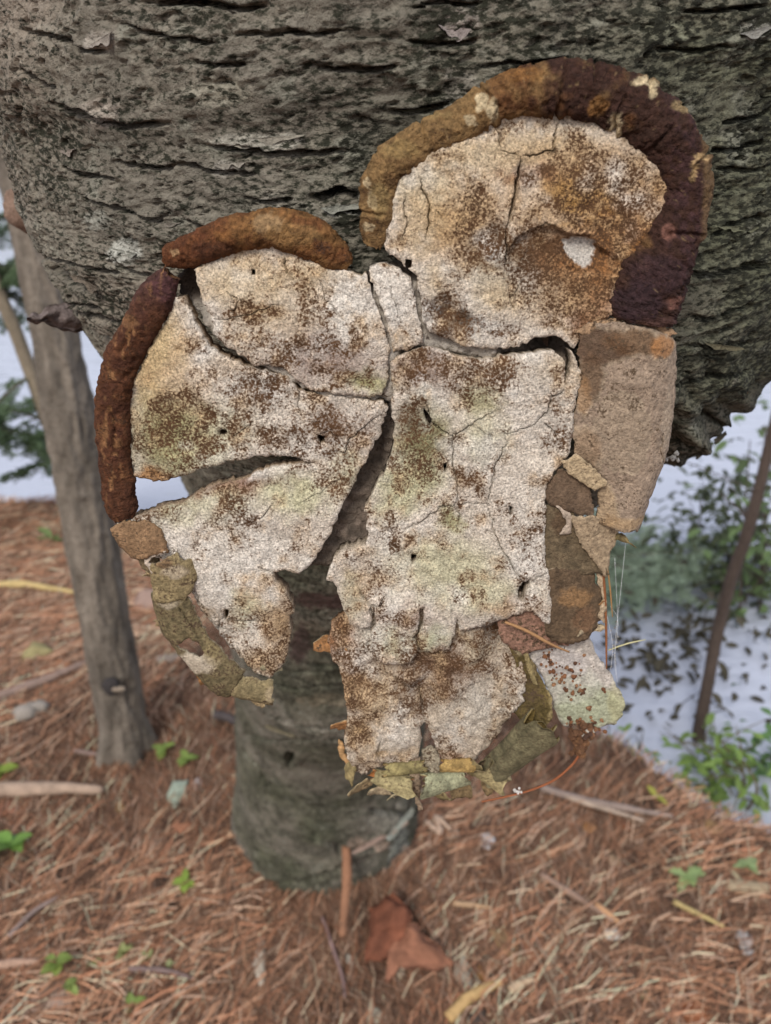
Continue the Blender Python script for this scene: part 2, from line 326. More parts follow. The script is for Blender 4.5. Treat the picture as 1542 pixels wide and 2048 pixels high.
# broken top of the snag
tipc = AX[-1]; ring = TV[-NT:]; k_ = 6
BV = np.concatenate([tipc+(ring-tipc)*f+np.array([0, 0, 1])*(.05*(1-f)+.04*vn(ring*40, 5)[:, None]*f) for f in (1, .8, .55, .3, .08)])
mesh('broken_top', BV, grid_faces(5, NT), M['wood'], birch, col=np.tile((.3, .2, .12), (len(BV), 1)), spk=.4)
print('trunk done')

# ------------------------------------------------------------------ generic builders
def tube(pts, rad, nseg=10, noise=0, nsc=30, seed=0, per=6, closed_tip=True):
    """tapered limb through world points"""
    A = crv(np.asarray(pts, float), per); R_ = np.interp(np.linspace(0, 1, len(A)), np.linspace(0, 1, len(rad)), rad)
    T = np.gradient(A, axis=0); T /= np.linalg.norm(T, axis=1)[:, None]+1e-12
    ref = np.array([.31, .2, .93]) if abs(T[0] @ np.array([.31, .2, .93])) < .9 else np.array([1., 0, 0])
    X = np.cross(T, ref); X /= np.linalg.norm(X, axis=1)[:, None]; B = np.cross(T, X)
    t = np.linspace(0, 2*math.pi, nseg, endpoint=False)
    D = np.cos(t)[None, :, None]*X[:, None]+np.sin(t)[None, :, None]*B[:, None]
    rr = R_[:, None, None]*np.ones((1, nseg, 1))
    V_ = A[:, None]+D*rr
    if noise: V_ = V_+D*rr*noise*fbm(V_*nsc, 3, seed)[..., None]
    V_ = V_.reshape(-1, 3); F_ = [tuple(f) for f in grid_faces(len(A), nseg)]
    n = len(V_); V_ = np.vstack([V_, A[:1], A[-1:]+T[-1:]*R_[-1]*.6])
    m0 = (len(A)-1)*nseg
    F_ += [(n, (j+1) % nseg, j) for j in range(nseg)]+[(n+1, m0+j, m0+(j+1) % nseg) for j in range(nseg)]
    return V_, F_
def join(parts):
    V_, F_, o = [], [], 0
    for v, f in parts:
        V_.append(np.asarray(v, float)); F_ += [tuple(int(i)+o for i in q) for q in f]; o += len(v)
    return np.vstack(V_), F_
def flat(n, col): return np.tile(np.array(col, float), (n, 1))
def lump(c, r, seed, sub=(10, 7), sq=(1, 1, 1), amp=.35, nsc=None):
    a = np.linspace(0, 2*math.pi, sub[0], endpoint=False); b_ = np.linspace(-math.pi/2, math.pi/2, sub[1]+2)[1:-1]
    V_ = np.array([(math.cos(p_)*math.cos(t), math.cos(p_)*math.sin(t), math.sin(p_)) for p_ in b_ for t in a]+[(0, 0, -1), (0, 0, 1)])
    V_ = V_*(1+amp*fbm(V_*(nsc or 1.6)+seed*7.7, 2, seed)[:, None])
    n = len(b_)*sub[0]; F_ = [tuple(f) for f in grid_faces(len(b_), sub[0])]
    F_ += [(n, (j+1) % sub[0], j) for j in range(sub[0])]+[(n+1, n-sub[0]+j, n-sub[0]+(j+1) % sub[0]) for j in range(sub[0])]
    return np.asarray(c)+V_*r*np.array(sq), F_

# ================================================================== the bracket fungus
FT = math.radians(24); FO = P(780, 850, .265)
FN = -CV*math.cos(FT)-CU*math.sin(FT)                 # face normal, towards viewer and a little down
PXM = .265/FPX                                        # metres per photo pixel at the fungus
def fp(xy, h=0.0):
    xy = np.asarray(xy, float); r = ray(xy[..., 0], xy[..., 1])
    t = ((FO-CC)@FN)/(r@FN)
    return CC+r*t[..., None]+FN*(np.asarray(h, float)*PXM)[..., None]
fungus = empty('bracket_fungus', P(800, 800, .33), 'large cracked cream bracket fungus with rusty rolled rim, facing outward under the leaning trunk', 'fungus')
WHITE = (.74, .69, .62); CREAM = (.60, .47, .30); TAN = (.50, .37, .22); OCHRE = (.46, .28, .11); RUST = (.25, .10, .035); GREEN = (.33, .315, .12); PGREEN = (.49, .475, .27)
GREY = (.42, .39, .35); PINK = (.63, .555, .47); DBR = (.10, .055, .03); PURP = (.22, .12, .11); ORNG = (.42, .19, .055)
# stains: x, y, rx, ry, colour, strength, speck density added
PAINT = [
 (500, 560, 130, 45, CREAM, .8, -.15), (620, 560, 70, 40, CREAM, .6, -.1), (520, 622, 70, 16, OCHRE, .7, .3), (560, 640, 110, 50, TAN, .5, .15), (640, 712, 110, 60, (.18, .09, .075), .55, .35), (700, 640, 60, 60, WHITE, .7, -.1), (735, 762, 48, 26, GREEN, .8, .35), (470, 590, 60, 25, CREAM, .5, -.1), (690, 590, 40, 50, WHITE, .7, -.1), (560, 690, 60, 30, PINK, .6, .1),
 (312, 690, 60, 90, (.58, .43, .23), .9, -.6), (285, 760, 40, 70, (.58, .43, .23), .8, -.5), (360, 800, 70, 80, OCHRE, .45, .25), (335, 880, 90, 95, (.27, .245, .09), .8, .3), (430, 860, 90, 60, PGREEN, .5, .15), (300, 955, 60, 16, ORNG, .8, .1), (520, 790, 70, 35, GREY, .5, .3), (640, 880, 70, 45, GREY, .45, .4), (470, 720, 60, 30, OCHRE, .3, .1), (560, 830, 100, 40, PINK, .6, .1), (690, 855, 80, 50, (.22, .15, .12), .5, .35), (560, 900, 120, 25, PINK, .4, .2), (400, 920, 70, 30, PGREEN, .5, .15),
 (440, 975, 110, 22, RUST, .75, .35), (300, 1022, 60, 16, RUST, .8, .3), (540, 945, 60, 12, WHITE, .9, -.3), (590, 985, 80, 45, PGREEN, .7, .1), (440, 1010, 70, 35, PGREEN, .45, .2), (690, 935, 30, 50, PGREEN, .5, 0), (440, 1090, 150, 70, WHITE, .5, .05), (480, 1180, 90, 60, WHITE, .75, -.1), (560, 1260, 40, 60, OCHRE, .7, .4), (510, 1335, 60, 28, OCHRE, .6, .35), (490, 1225, 40, 40, PGREEN, .6, .1), (430, 1290, 40, 30, GREY, .5, .2), (580, 1180, 25, 40, OCHRE, .4, .3), (345, 1020, 60, 40, PGREEN, .5, .2), (600, 1100, 60, 40, PINK, .4, .15), (520, 960, 70, 20, PURP, .4, .3),
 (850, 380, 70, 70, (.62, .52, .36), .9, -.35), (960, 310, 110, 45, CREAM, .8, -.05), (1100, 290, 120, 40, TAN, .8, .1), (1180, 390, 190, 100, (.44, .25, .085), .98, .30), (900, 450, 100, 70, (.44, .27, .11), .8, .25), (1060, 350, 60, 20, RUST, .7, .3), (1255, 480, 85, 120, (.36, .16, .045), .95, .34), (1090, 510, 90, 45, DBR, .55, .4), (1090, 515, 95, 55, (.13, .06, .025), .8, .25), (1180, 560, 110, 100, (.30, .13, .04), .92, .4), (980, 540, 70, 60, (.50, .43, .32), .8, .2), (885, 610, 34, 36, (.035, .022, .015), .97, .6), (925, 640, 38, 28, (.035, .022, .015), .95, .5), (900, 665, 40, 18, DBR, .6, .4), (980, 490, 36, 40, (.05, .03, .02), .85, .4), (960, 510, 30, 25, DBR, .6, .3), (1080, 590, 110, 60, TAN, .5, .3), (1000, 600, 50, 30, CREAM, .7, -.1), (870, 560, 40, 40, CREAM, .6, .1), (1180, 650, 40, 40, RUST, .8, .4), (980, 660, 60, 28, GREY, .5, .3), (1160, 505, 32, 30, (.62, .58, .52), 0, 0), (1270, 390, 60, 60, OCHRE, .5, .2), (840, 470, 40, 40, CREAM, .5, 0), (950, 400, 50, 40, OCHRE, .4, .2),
 (745, 600, 40, 60, WHITE, .4, -.1), (800, 600, 30, 70, WHITE, .5, .05), (775, 525, 40, 16, OCHRE, .6, .3),
 (855, 735, 90, 42, (.16, .085, .07), .6, .35), (940, 745, 60, 30, PINK, .6, .35), (1000, 740, 120, 35, TAN, .35, .2), (870, 800, 50, 40, WHITE, .7, -.2), (845, 880, 66, 85, (.20, .185, .07), .85, .35), (820, 840, 40, 40, DBR, .35, .4), (830, 960, 70, 50, PGREEN, .7, .2), (958, 800, 45, 36, GREEN, .6, .25), (970, 880, 45, 50, PGREEN, .6, .15), (905, 1040, 28, 26, GREEN, .8, .4), (780, 1000, 40, 50, PGREEN, .6, -.1), (1000, 1000, 80, 120, PINK, .6, .1), (880, 1130, 130, 60, PGREEN, .6, .0), (960, 1190, 110, 40, PGREEN, .5, .05), (725, 1140, 45, 55, OCHRE, .55, .2), (700, 1190, 30, 60, (.42, .38, .26), .7, 0), (1030, 1215, 60, 20, ORNG, .45, .15), (800, 1230, 60, 22, RUST, .5, .35), (790, 1290, 60, 35, (.42, .42, .26), .7, .15), (870, 1280, 40, 30, (.40, .42, .26), .7, .1), (1060, 1100, 40, 90, PINK, .5, .15), (1110, 850, 40, 60, GREY, .3, .2), (1120, 740, 40, 40, TAN, .5, .2), (820, 1060, 80, 40, WHITE, .4, .1),
 (682, 1300, 42, 60, (.30, .12, .035), .9, .3), (705, 1390, 36, 40, RUST, .8, .5), (890, 1345, 95, 55, (.17, .075, .035), .75, .4), (830, 1400, 40, 50, DBR, .5, .6), (790, 1460, 45, 45, WHITE, .75, -.05), (740, 1400, 50, 35, TAN, .6, .1), (950, 1420, 70, 60, (.52, .47, .40), .8, .05), (900, 1490, 40, 40, WHITE, .6, .0), (715, 1480, 30, 50, OCHRE, .7, .4), (770, 1540, 60, 20, OCHRE, .7, .4), (910, 1540, 40, 14, ORNG, .6, .4), (960, 1310, 40, 40, (.5, .42, .30), .7, .1), (740, 1310, 40, 40, WHITE, .5, .1), (1000, 1270, 60, 30, (.16, .13, .11), .7, .5),
]
def paint(xy, base=PINK, spk0=.54, only=None, s=0):
    w_ = xy+26*np.stack([fbm(xy/34, 4, 101+s, .65), fbm(xy/34, 4, 102+s, .65)], -1)
    c = np.tile(np.array(base), (len(xy), 1)); k = np.full(len(xy), float(spk0))
    for (x, y, rx, ry, cl, f, sp) in PAINT:
        if abs(x-xy[:, 0].mean()) > np.ptp(xy[:, 0])/2+rx*1.5+30 or abs(y-xy[:, 1].mean()) > np.ptp(xy[:, 1])/2+ry*1.5+30: continue
        e = np.sqrt(((w_[:, 0]-x)/rx)**2+((w_[:, 1]-y)/ry)**2); g = sst(1.45, .25, e)
        c = blend(c, cl, f*g); k = k+sp*g
    n = fbm(xy/40, 3, 111+s); n2 = fbm(xy/11, 3, 113+s)
    c = blend(c, (.46, .32, .18), np.clip(.05+1.0*n+.4*n2, 0, .75)); c = blend(c, (.74, .70, .64), np.clip(-1.1*fbm(xy/70, 3, 118)-.1, 0, .7)); c = c*(1+.16*n2+.10*n)[:, None]
    return np.clip(c, .015, .8), np.clip(k+.42*n+.24*n2+.30*fbm(xy/95, 3, 117), .12, .92)
def refine(poly, step=5, rag=2.2, seed=0, close=True):
    poly = np.asarray(poly, float); o = []
    q = np.vstack([poly, poly[:1]]) if close else poly
    for a, b_ in zip(q[:-1], q[1:]):
        n = max(1, int(round(np.hypot(*(b_-a))/step))); t = np.linspace(0, 1, n, endpoint=False)[:, None]; o.append(a+(b_-a)*t)
    o = np.vstack(o+([] if close else [q[-1:]]))
    return o+rag*np.stack([fbm(o/13, 2, seed+1), fbm(o/13, 2, seed+2)], -1)*1.3+rag*.6*np.stack([vn(o/4.5, seed+3), vn(o/4.5, seed+4)], -1)
def base_h(xy):
    return 9*fbm(xy/150, 2, 120)+5*fbm(xy/45, 3, 121)+2.4*fbm(xy/14, 3, 123)+1.5*vn(xy/6, 125)
def plate(name, outline, hf=None, off=0, thick=26, step=5.0, grooves=(), holes=(), mat=None, colf=None, rag=3.2, seed=0, edge=2.4, wallcol=None, parent=None, label=None, lips=True, undercut=0.0):
    """a ragged plate traced in the fungus face plane: triangulated sheet with relief, split by V grooves, with real thickness"""
    if thick <= 10:
        edge = min(edge, .5); lips = False; rag = max(rag, 3.0) if rag >= 2.5 else rag
        if name in ('scale', 'rim_piece'): o0 = np.asarray(outline, float); outline = o0.mean(0)+(o0-o0.mean(0))*1.09
    out = refine(outline, step, rag, seed); hs = [refine(h_, step*.8, rag*.7, seed+50) for h_ in holes]
    lo, hi = out.min(0), out.max(0)
    gx_, gy_ = np.meshgrid(np.arange(lo[0], hi[0], step), np.arange(lo[1], hi[1], step*.87)); gx_ = gx_+(np.arange(gx_.shape[0])[:, None] % 2)*step*.5
    pt = np.stack([gx_.ravel(), gy_.ravel()], -1); pt = pt+RNG.uniform(-.22, .22, pt.shape)*step
    ring = np.vstack([out, out[:1]])
    pt = pt[inside(pt, out)]; d0, _ = pdist(pt, ring); pt = pt[d0 > step*.55]
    for h_ in hs:
        dh, _ = pdist(pt, np.vstack([h_, h_[:1]])); pt = pt[~inside(pt, h_) & (dh > step*.5)]
    gl = []
    for line, wd, dp in grooves:
        g = refine(line, 6, 2.6, seed+len(gl)*3+9, close=False)
        T = np.gradient(g, axis=0); T /= np.linalg.norm(T, axis=1)[:, None]+1e-9; Nn = np.stack([-T[:, 1], T[:, 0]], -1)
        tp_ = np.clip(np.minimum(np.linspace(0, 1, len(g)), np.linspace(1, 0, len(g)))*5, .12, 1)
        gl.append((g, Nn, wd*tp_, dp*tp_))
        dg_, _ = pdist(pt, g); pt = pt[dg_ > wd*.5+step*.45]
    pts = [out]+hs; segs = []; o_ = 0
    for r in pts:
        n = len(r); segs += [(o_+i, o_+(i+1) % n) for i in range(n)]; o_ += n
    hx = [np.zeros(o_)]; pts.append(pt); hx.append(np.zeros(len(pt)))
    for g, Nn, wd, dp in gl:
        for sgn, dd in ((0, 1), (1, .0), (-1, .0)):
            q = g+Nn*(sgn*wd*.5)[:, None]; ok = inside(q, out); pts.append(q[ok]); hx.append(-(dp*dd)[ok]+(1.2 if dd == 0 else 0))
    allp = np.vstack(pts); hx = np.concatenate(hx)
    r = delaunay_2d_cdt([Vector(p_) for p_ in allp], segs, [], 0, 1e-5)
    xy = np.array([tuple(v) for v in r[0]]); tri = np.array([f for f in r[2] if len(f) == 3])
    src = np.array([s_[0] if s_ else -1 for s_ in r[3]]); gh = np.where(src >= 0, hx[src], 0)
    cen = xy[tri].mean(1); keep = inside(cen, out)
    for h_ in hs: keep &= ~inside(cen, h_)
    tri = tri[keep]
    d_e, _ = pdist(xy, ring)
    for h_ in hs: d_e = np.minimum(d_e, pdist(xy, np.vstack([h_, h_[:1]]))[0])
    h = (base_h(xy)+off if hf is None else hf(xy))+gh-edge*np.exp(-d_e/4.0)
    if lips: h = h+.8*np.exp(-((d_e-9)/7)**2)
    col, spk = (paint(xy) if colf is None else colf(xy))
    used, inv = np.unique(tri, return_inverse=True); tri = inv.reshape(tri.shape); xy, h, col, spk = xy[used], h[used], col[used], spk[used]
    # walls and back
    e = np.concatenate([tri[:, [0, 1]], tri[:, [1, 2]], tri[:, [2, 0]]]); es = np.sort(e, 1); key = es[:, 0]*10**7+es[:, 1]
    _, ii, cnt = np.unique(key, return_index=True, return_counts=True); be = e[ii[cnt == 1]]
    bvs = np.unique(be); mp_ = np.full(len(xy), -1); mp_[bvs] = np.arange(len(bvs)); nb = len(bvs); n0 = len(xy)
    V0 = fp(xy, h); bxy = xy[bvs]; bh = h[bvs]
    lv = [V0]; tot = n0; F3 = [tri]; cols = [col]; sps = [spk]; prev = lambda a: a
    wcol = np.array(wallcol) if wallcol is not None else None
    pid = bvs.copy()
    ctr = bxy.mean(0)
    for k, (f) in enumerate((.45, 1.0) if thick > 8 else (1.0,)):
        q = bxy+1.6*np.stack([vn(bxy/5, seed+33+k), vn(bxy/5, seed+35+k)], -1)
        if undercut: q = q+(ctr-q)*undercut*f
        V_ = fp(q, bh-thick*f+1.5*vn(bxy/7, seed+40+k)); nid = np.arange(tot, tot+nb)
        a, b_ = mp_[be[:, 0]], mp_[be[:, 1]]
        F3 += [np.stack([pid[b_], pid[a], nid[a]], -1), np.stack([pid[b_], nid[a], nid[b_]], -1)]
        lv.append(V_); tot += nb
        wc = col[bvs] if wcol is None else np.tile(wcol, (nb, 1))*(1+.25*vn(bxy/9, seed+44)[:, None])
        cols.append(wc); sps.append(np.clip(spk[bvs]*.6, 0, 1)); pid = nid
    # back sheet (follows the front so thin sheets stay thin)
    bk = np.arange(n0); bid = bk+tot; bid[bvs] = pid; full = np.full(n0, 0)
    V_ = fp(xy, h-thick); lv.append(V_); cols.append(col*.8); sps.append(spk)
    F3.append(bid[tri][:, ::-1])
    o = mesh(name, np.vstack(lv), np.vstack(F3), mat or M['pore'], parent or fungus, col=np.clip(np.vstack(cols), .01, .85), spk=np.concatenate(sps))
    if label: o['label'] = label
    return o

P1 = [(388, 540), (430, 504), (480, 484), (530, 476), (580, 482), (620, 500), (660, 535), (700, 545), (722, 556), (733, 548), (746, 592), (764, 642), (779, 690), (776, 740), (766, 790), (730, 794), (675, 787), (621, 783), (605, 770), (584, 752), (570, 737), (539, 731), (512, 733), (496, 721), (477, 702), (446, 686), (430, 659), (423, 628), (402, 596)]
P23 = [(368, 598), (352, 596), (330, 640), (305, 680), (285, 725), (262, 765), (250, 820), (250, 880), (255, 935), (262, 956), (306, 967), (333, 964), (368, 950), (415, 936), (453, 923), (500, 914), (559, 912), (594, 918), (634, 929), (601, 930), (566, 933), (531, 942), (503, 954), (465, 965), (418, 977), (383, 996), (356, 1011), (321, 1019), (274, 1033),
       (232, 1048), (250, 1080), (275, 1100), (310, 1120), (345, 1130), (372, 1180), (387, 1204), (398, 1235), (412, 1262), (430, 1281), (441, 1305), (468, 1320), (488, 1340), (507, 1359), (535, 1365), (550, 1355), (566, 1336), (577, 1305), (579, 1270), (574, 1242), (585, 1231), (583, 1211), (570, 1184), (552, 1165), (544, 1145), (562, 1141), (597, 1149), (616, 1140), (631, 1119), (652, 1082), (667, 1051), (683, 1015), (704, 974), (724, 932), (740, 901), (761, 870), (766, 844), (777, 820), (764, 803), (730, 801), (675, 794), (613, 790), (597, 780), (582, 763), (566, 753), (516, 739), (481, 727), (446, 712), (418, 692), (399, 661), (383, 630)]
P4 = [(740, 548), (752, 590), (769, 632), (783, 682), (786, 706), (812, 702), (848, 686), (838, 640), (829, 600), (822, 556), (800, 540), (765, 528), (742, 534)]
P5 = [(795, 515), (770, 500), (772, 450), (785, 400), (796, 362), (818, 330), (860, 302), (920, 270), (960, 242), (994, 216), (1054, 206), (1119, 206), (1164, 214), (1216, 236), (1268, 256), (1308, 290), (1336, 340), (1340, 380), (1326, 420), (1306, 452), (1286, 494), (1266, 532), (1240, 562), (1230, 582), (1230, 622), (1206, 645), (1166, 655), (1162, 676), (1150, 697), (1132, 685), (1114, 674), (1080, 674), (1040, 694), (990, 700), (940, 692), (895, 680), (856, 664), (846, 630), (838, 580), (833, 550), (818, 540)]
P6 = [(779, 722), (795, 712), (818, 704), (844, 694), (875, 698), (922, 711), (974, 716), (1015, 711), (1067, 705), (1108, 702), (1124, 715), (1129, 732), (1133, 768), (1142, 730), (1140, 700), (1160, 735), (1158, 771), (1150, 807), (1145, 859), (1140, 901), (1124, 922), (1103, 942), (1088, 984), (1093, 1015), (1090, 1067), (1090, 1119), (1098, 1150), (1101, 1222), (1099, 1256), (1077, 1234), (1068, 1220), (1036, 1228), (999, 1242), (963, 1255), (936, 1260), (921, 1266), (915, 1232), (912, 1268), (900, 1295), (868, 1309), (841, 1300), (836, 1275), (847, 1250), (845, 1216), (836, 1220), (838, 1250), (827, 1277), (834, 1300), (822, 1327), (804, 1331), (768, 1331), (741, 1300), (742, 1275), (751, 1254), (748, 1209), (741, 1254), (718, 1257), (700, 1250), (691, 1222), (677, 1191), (668, 1164), (654, 1159), (659, 1141), (668, 1118), (690, 1098), (704, 1097), (730, 1090), (737, 1072), (735, 1051), (727, 1025), (740, 999), (756, 963), (776, 932), (786, 890), (788, 844), (783, 818), (786, 782)]
P7 = [(664, 1262), (654, 1295), (663, 1327), (682, 1363), (691, 1400), (695, 1427), (691, 1463), (686, 1500), (695, 1531), (704, 1562), (723, 1578), (750, 1563), (782, 1548), (813, 1545), (836, 1528), (845, 1495), (841, 1464), (850, 1455), (859, 1464), (868, 1495), (881, 1525), (890, 1552), (918, 1556), (950, 1545), (977, 1512), (997, 1479), (1024, 1447), (1051, 1415), (1056, 1372), (1045, 1335), (1036, 1310), (1030, 1270), (1080, 1240), (1060, 1200), (900, 1215), (760, 1230), (700, 1240)]
gauss = lambda xy, x, y, rx, ry: np.exp(-((xy[:, 0]-x)/rx)**2-((xy[:, 1]-y)/ry)**2)

def h1(xy): return base_h(xy)+4-10*sst(560, 500, xy[:, 1])+6*gauss(xy, 640, 700, 90, 60)
plate('pore_plate', P1, h1, thick=42, grooves=[([(568, 512), (572, 535), (582, 560)], 4, 16), ([(640, 560), (652, 600), (690, 640)], 2.5, 5), ([(430, 640), (500, 628), (560, 606)], 3, 6), ([(455, 585), (480, 600), (470, 620), (455, 612)], 3, 6)], holes=[[(502, 538), (512, 540), (511, 552), (503, 551)]], seed=1, wallcol=(.45, .36, .25))
# the left plate carries a pale smooth zone next to the rim that lies lower than the porous crust
CRUST = np.array([(395, 600), (372, 640), (352, 690), (366, 700), (345, 720), (358, 745), (330, 760), (300, 790), (280, 830), (265, 900)])
def h23(xy):
    d, _ = pdist(xy, CRUST); left = xy[:, 0] < np.interp(xy[:, 1], CRUST[:, 1], CRUST[:, 0])+5*vn(xy/9, 5)
    h = base_h(xy)+0.0; h = h-np.where(left & (xy[:, 1] < 950), 8*sst(0, 5, d), 0)
    h = h-26*sst(1020, 1350, xy[:, 1])*sst(700, 450, xy[:, 0])+10*gauss(xy, 500, 1180, 90, 60)-14*gauss(xy, 430, 1270, 50, 60)-22*gauss(xy, 580, 1300, 25, 60)
    return h-8*gauss(xy, 440, 970, 140, 22)
plate('pore_plate', P23, h23, thick=38, grooves=[([(770, 822), (720, 860), (700, 880), (690, 905), (660, 905)], 3, 9), ([(597, 782), (594, 810), (600, 826)], 3, 9), ([(520, 1038), (540, 1015), (548, 1008)], 3, 9), ([(425, 1252), (460, 1256), (490, 1252), (530, 1250)], 4, 14), ([(434, 1240), (430, 1275), (470, 1278)], 4, 10), ([(515, 1133), (530, 1142), (544, 1145)], 4, 16), ([(430, 862), (470, 868), (500, 850), (505, 838)], 2.5, 5), ([(636, 868), (660, 862), (676, 872)], 2.5, 5), ([(441, 1305), (470, 1318), (488, 1338)], 4, 12), ([(385, 1180), (392, 1215), (420, 1240)], 4, 12), ([(590, 1010), (640, 985), (690, 950)], 2, 4)],
      holes=[[(436, 862), (446, 860), (456, 863), (450, 872), (440, 871)], [(444, 1232), (452, 1230), (452, 1250), (446, 1258), (441, 1248)], [(468, 1202), (478, 1202), (476, 1207), (468, 1207)], [(634, 874), (650, 872), (652, 886), (638, 888)]], seed=20, wallcol=(.36, .26, .17))
def h4(xy): return base_h(xy)-3
plate('pore_plate', P4, h4, thick=42, seed=40, wallcol=(.5, .44, .37), grooves=[([(778, 560), (790, 610), (800, 650)], 2, 4)])
SHELF = np.array([(1005, 520), (1020, 492), (1030, 475), (1074, 452), (1104, 450), (1139, 468), (1179, 472), (1205, 500), (1240, 520)])
def h5(xy):
    h = base_h(xy)+2+10*gauss(xy, 1160, 380, 120, 70); yl = np.interp(xy[:, 0], SHELF[:, 0], SHELF[:, 1]); mm = (xy[:, 0] > 1003) & (xy[:, 0] < 1242)
    d = xy[:, 1]-yl; h = h-np.where(mm, 13*sst(-2, 3, d)*np.exp(-np.clip(d, 0, 400)/120)*sst(1003, 1030, xy[:, 0])*sst(1242, 1210, xy[:, 0]), 0)
    h = h+np.where(mm, 5*np.exp(-np.clip(-d, 0, 400)/14)*(d < 0), 0)
    pit = inside(xy+3*np.stack([vn(xy/6, 7), vn(xy/6, 8)], -1), [(1126, 482), (1150, 474), (1190, 480), (1194, 505), (1178, 535), (1155, 530), (1140, 515)])
    h = h-7*pit-14*gauss(xy, 890, 620, 26, 26)-9*gauss(xy, 925, 645, 22, 18)-8*gauss(xy, 985, 480, 20, 24)
    return h-12*sst(300, 240, xy[:, 1])*sst(900, 1000, xy[:, 0])
def c5(xy):
    c_, s_ = paint(xy); pit = inside(xy+3*np.stack([vn(xy/6, 7), vn(xy/6, 8)], -1), [(1126, 482), (1150, 474), (1190, 480), (1194, 505), (1178, 535), (1155, 530), (1140, 515)])
    c_[pit] = (.58, .54, .49); s_[pit] = .15
    return c_, s_
plate('pore_plate', P5, h5, thick=48, colf=c5, seed=60, wallcol=(.30, .20, .12),
      grooves=[([(1040, 312), (1036, 350), (1030, 390), (1020, 425), (1008, 460)], 9, 30), ([(1119, 238), (1112, 270), (1105, 298), (1068, 312), (1040, 312)], 5, 18), ([(1000, 300), (998, 270), (990, 250)], 2.5, 8), ([(838, 352), (848, 385), (860, 412), (856, 450), (848, 480)], 4.5, 18), ([(1008, 460), (1012, 490), (1010, 530)], 4, 12), ([(1074, 452), (1090, 446), (1108, 450)], 4, 12), ([(870, 420), (880, 430)], 3, 8), ([(810, 385), (805, 420), (815, 450), (800, 480)], 3, 10), ([(1000, 300), (1020, 308), (1040, 312)], 3, 10), ([(1045, 560), (1020, 600), (1040, 640)], 2, 5)],
      holes=[[(808, 520), (820, 518), (824, 532), (812, 538)]])
def h6(xy):
    h = base_h(xy)+6-9*gauss(xy, 720, 1160, 60, 60)-8*sst(1200, 1320, xy[:, 1])+7*gauss(xy, 1000, 760, 110, 40)-6*gauss(xy, 870, 830, 20, 40)
    return h+5*gauss(xy, 1110, 960, 30, 60)
plate('pore_plate', P6, h6, thick=46, seed=80, wallcol=(.40, .33, .25), undercut=.01,
      grooves=[([(1132, 766), (1120, 785), (1104, 792), (1096, 815), (1085, 832), (1065, 850), (1040, 858), (1012, 866), (998, 866)], 3.6, 14), ([(1085, 845), (1105, 858), (1112, 880)], 2.5, 8), ([(850, 800), (866, 845), (885, 862), (905, 870), (930, 855), (960, 838), (990, 820)], 3.6, 13), ([(952, 850), (968, 862), (985, 870)], 2.2, 6), ([(1012, 866), (1014, 885), (1000, 910), (990, 935), (985, 960), (980, 985), (975, 1010)], 3.4, 12), ([(905, 870), (908, 900), (904, 930), (912, 960), (916, 990), (912, 1008)], 3.2, 10), ([(912, 1008), (890, 1012), (872, 1022), (856, 1028), (840, 1045), (818, 1053), (806, 1062)], 4, 14), ([(912, 1010), (940, 1008), (965, 1008), (975, 1010)], 2.8, 8), ([(975, 1010), (985, 1040), (990, 1070), (1005, 1100), (1030, 1140), (1045, 1160)], 3.2, 12), ([(714, 1176), (722, 1192), (742, 1210), (760, 1205), (772, 1188)], 5, 18), ([(742, 1210), (746, 1240)], 6, 20), ([(1048, 1172), (1075, 1152), (1096, 1140)], 3, 10), ([(912, 1010), (918, 1030), (916, 1050)], 2.2, 6)],
      holes=[[(1046, 1160), (1062, 1154), (1060, 1170), (1052, 1190), (1046, 1205), (1036, 1196), (1036, 1178)], [(888, 928), (894, 926), (896, 940), (890, 946), (886, 938)], [(1016, 1010), (1027, 1012), (1026, 1030), (1017, 1030)], [(824, 1108), (834, 1108), (836, 1120), (826, 1130), (820, 1122)], [(848, 815), (860, 830), (868, 850), (862, 856), (850, 842)]])
def h7(xy):
    h = base_h(xy)*1.1-24+13*fbm(xy/24, 4, 130, .6)
    for x, y, rx, ry, a in [(740, 1410, 60, 34, 14), (700, 1380, 30, 60, 8), (790, 1470, 55, 55, 10), (950, 1420, 80, 60, 12), (860, 1390, 26, 70, -16), (740, 1310, 50, 40, 8), (720, 1490, 28, 26, 10), (730, 1530, 28, 24, 12), (700, 1450, 22, 26, 8), (900, 1330, 50, 30, 8), (960, 1290, 26, 22, 14), (1000, 1280, 40, 16, -12), (800, 1350, 50, 12, -10), (1010, 1340, 30, 60, -10)]:
        h = h+a*gauss(xy, x, y, rx, ry)
    return h-14*sst(1480, 1580, xy[:, 1])
plate('pore_plate', P7, h7, thick=22, seed=100, colf=lambda xy: paint(xy, (.48, .40, .31), .60), wallcol=(.28, .16, .08), rag=3.0, step=4.6, grooves=[([(760, 1350), (800, 1372), (840, 1395), (850, 1450)], 6, 12), ([(760, 1490), (752, 1520), (762, 1540)], 4, 9), ([(840, 1545), (800, 1560), (760, 1556)], 4, 8), ([(930, 1380), (980, 1370), (1010, 1400)], 2.5, 5), ([(740, 1448), (775, 1462)], 3, 5)], holes=[])

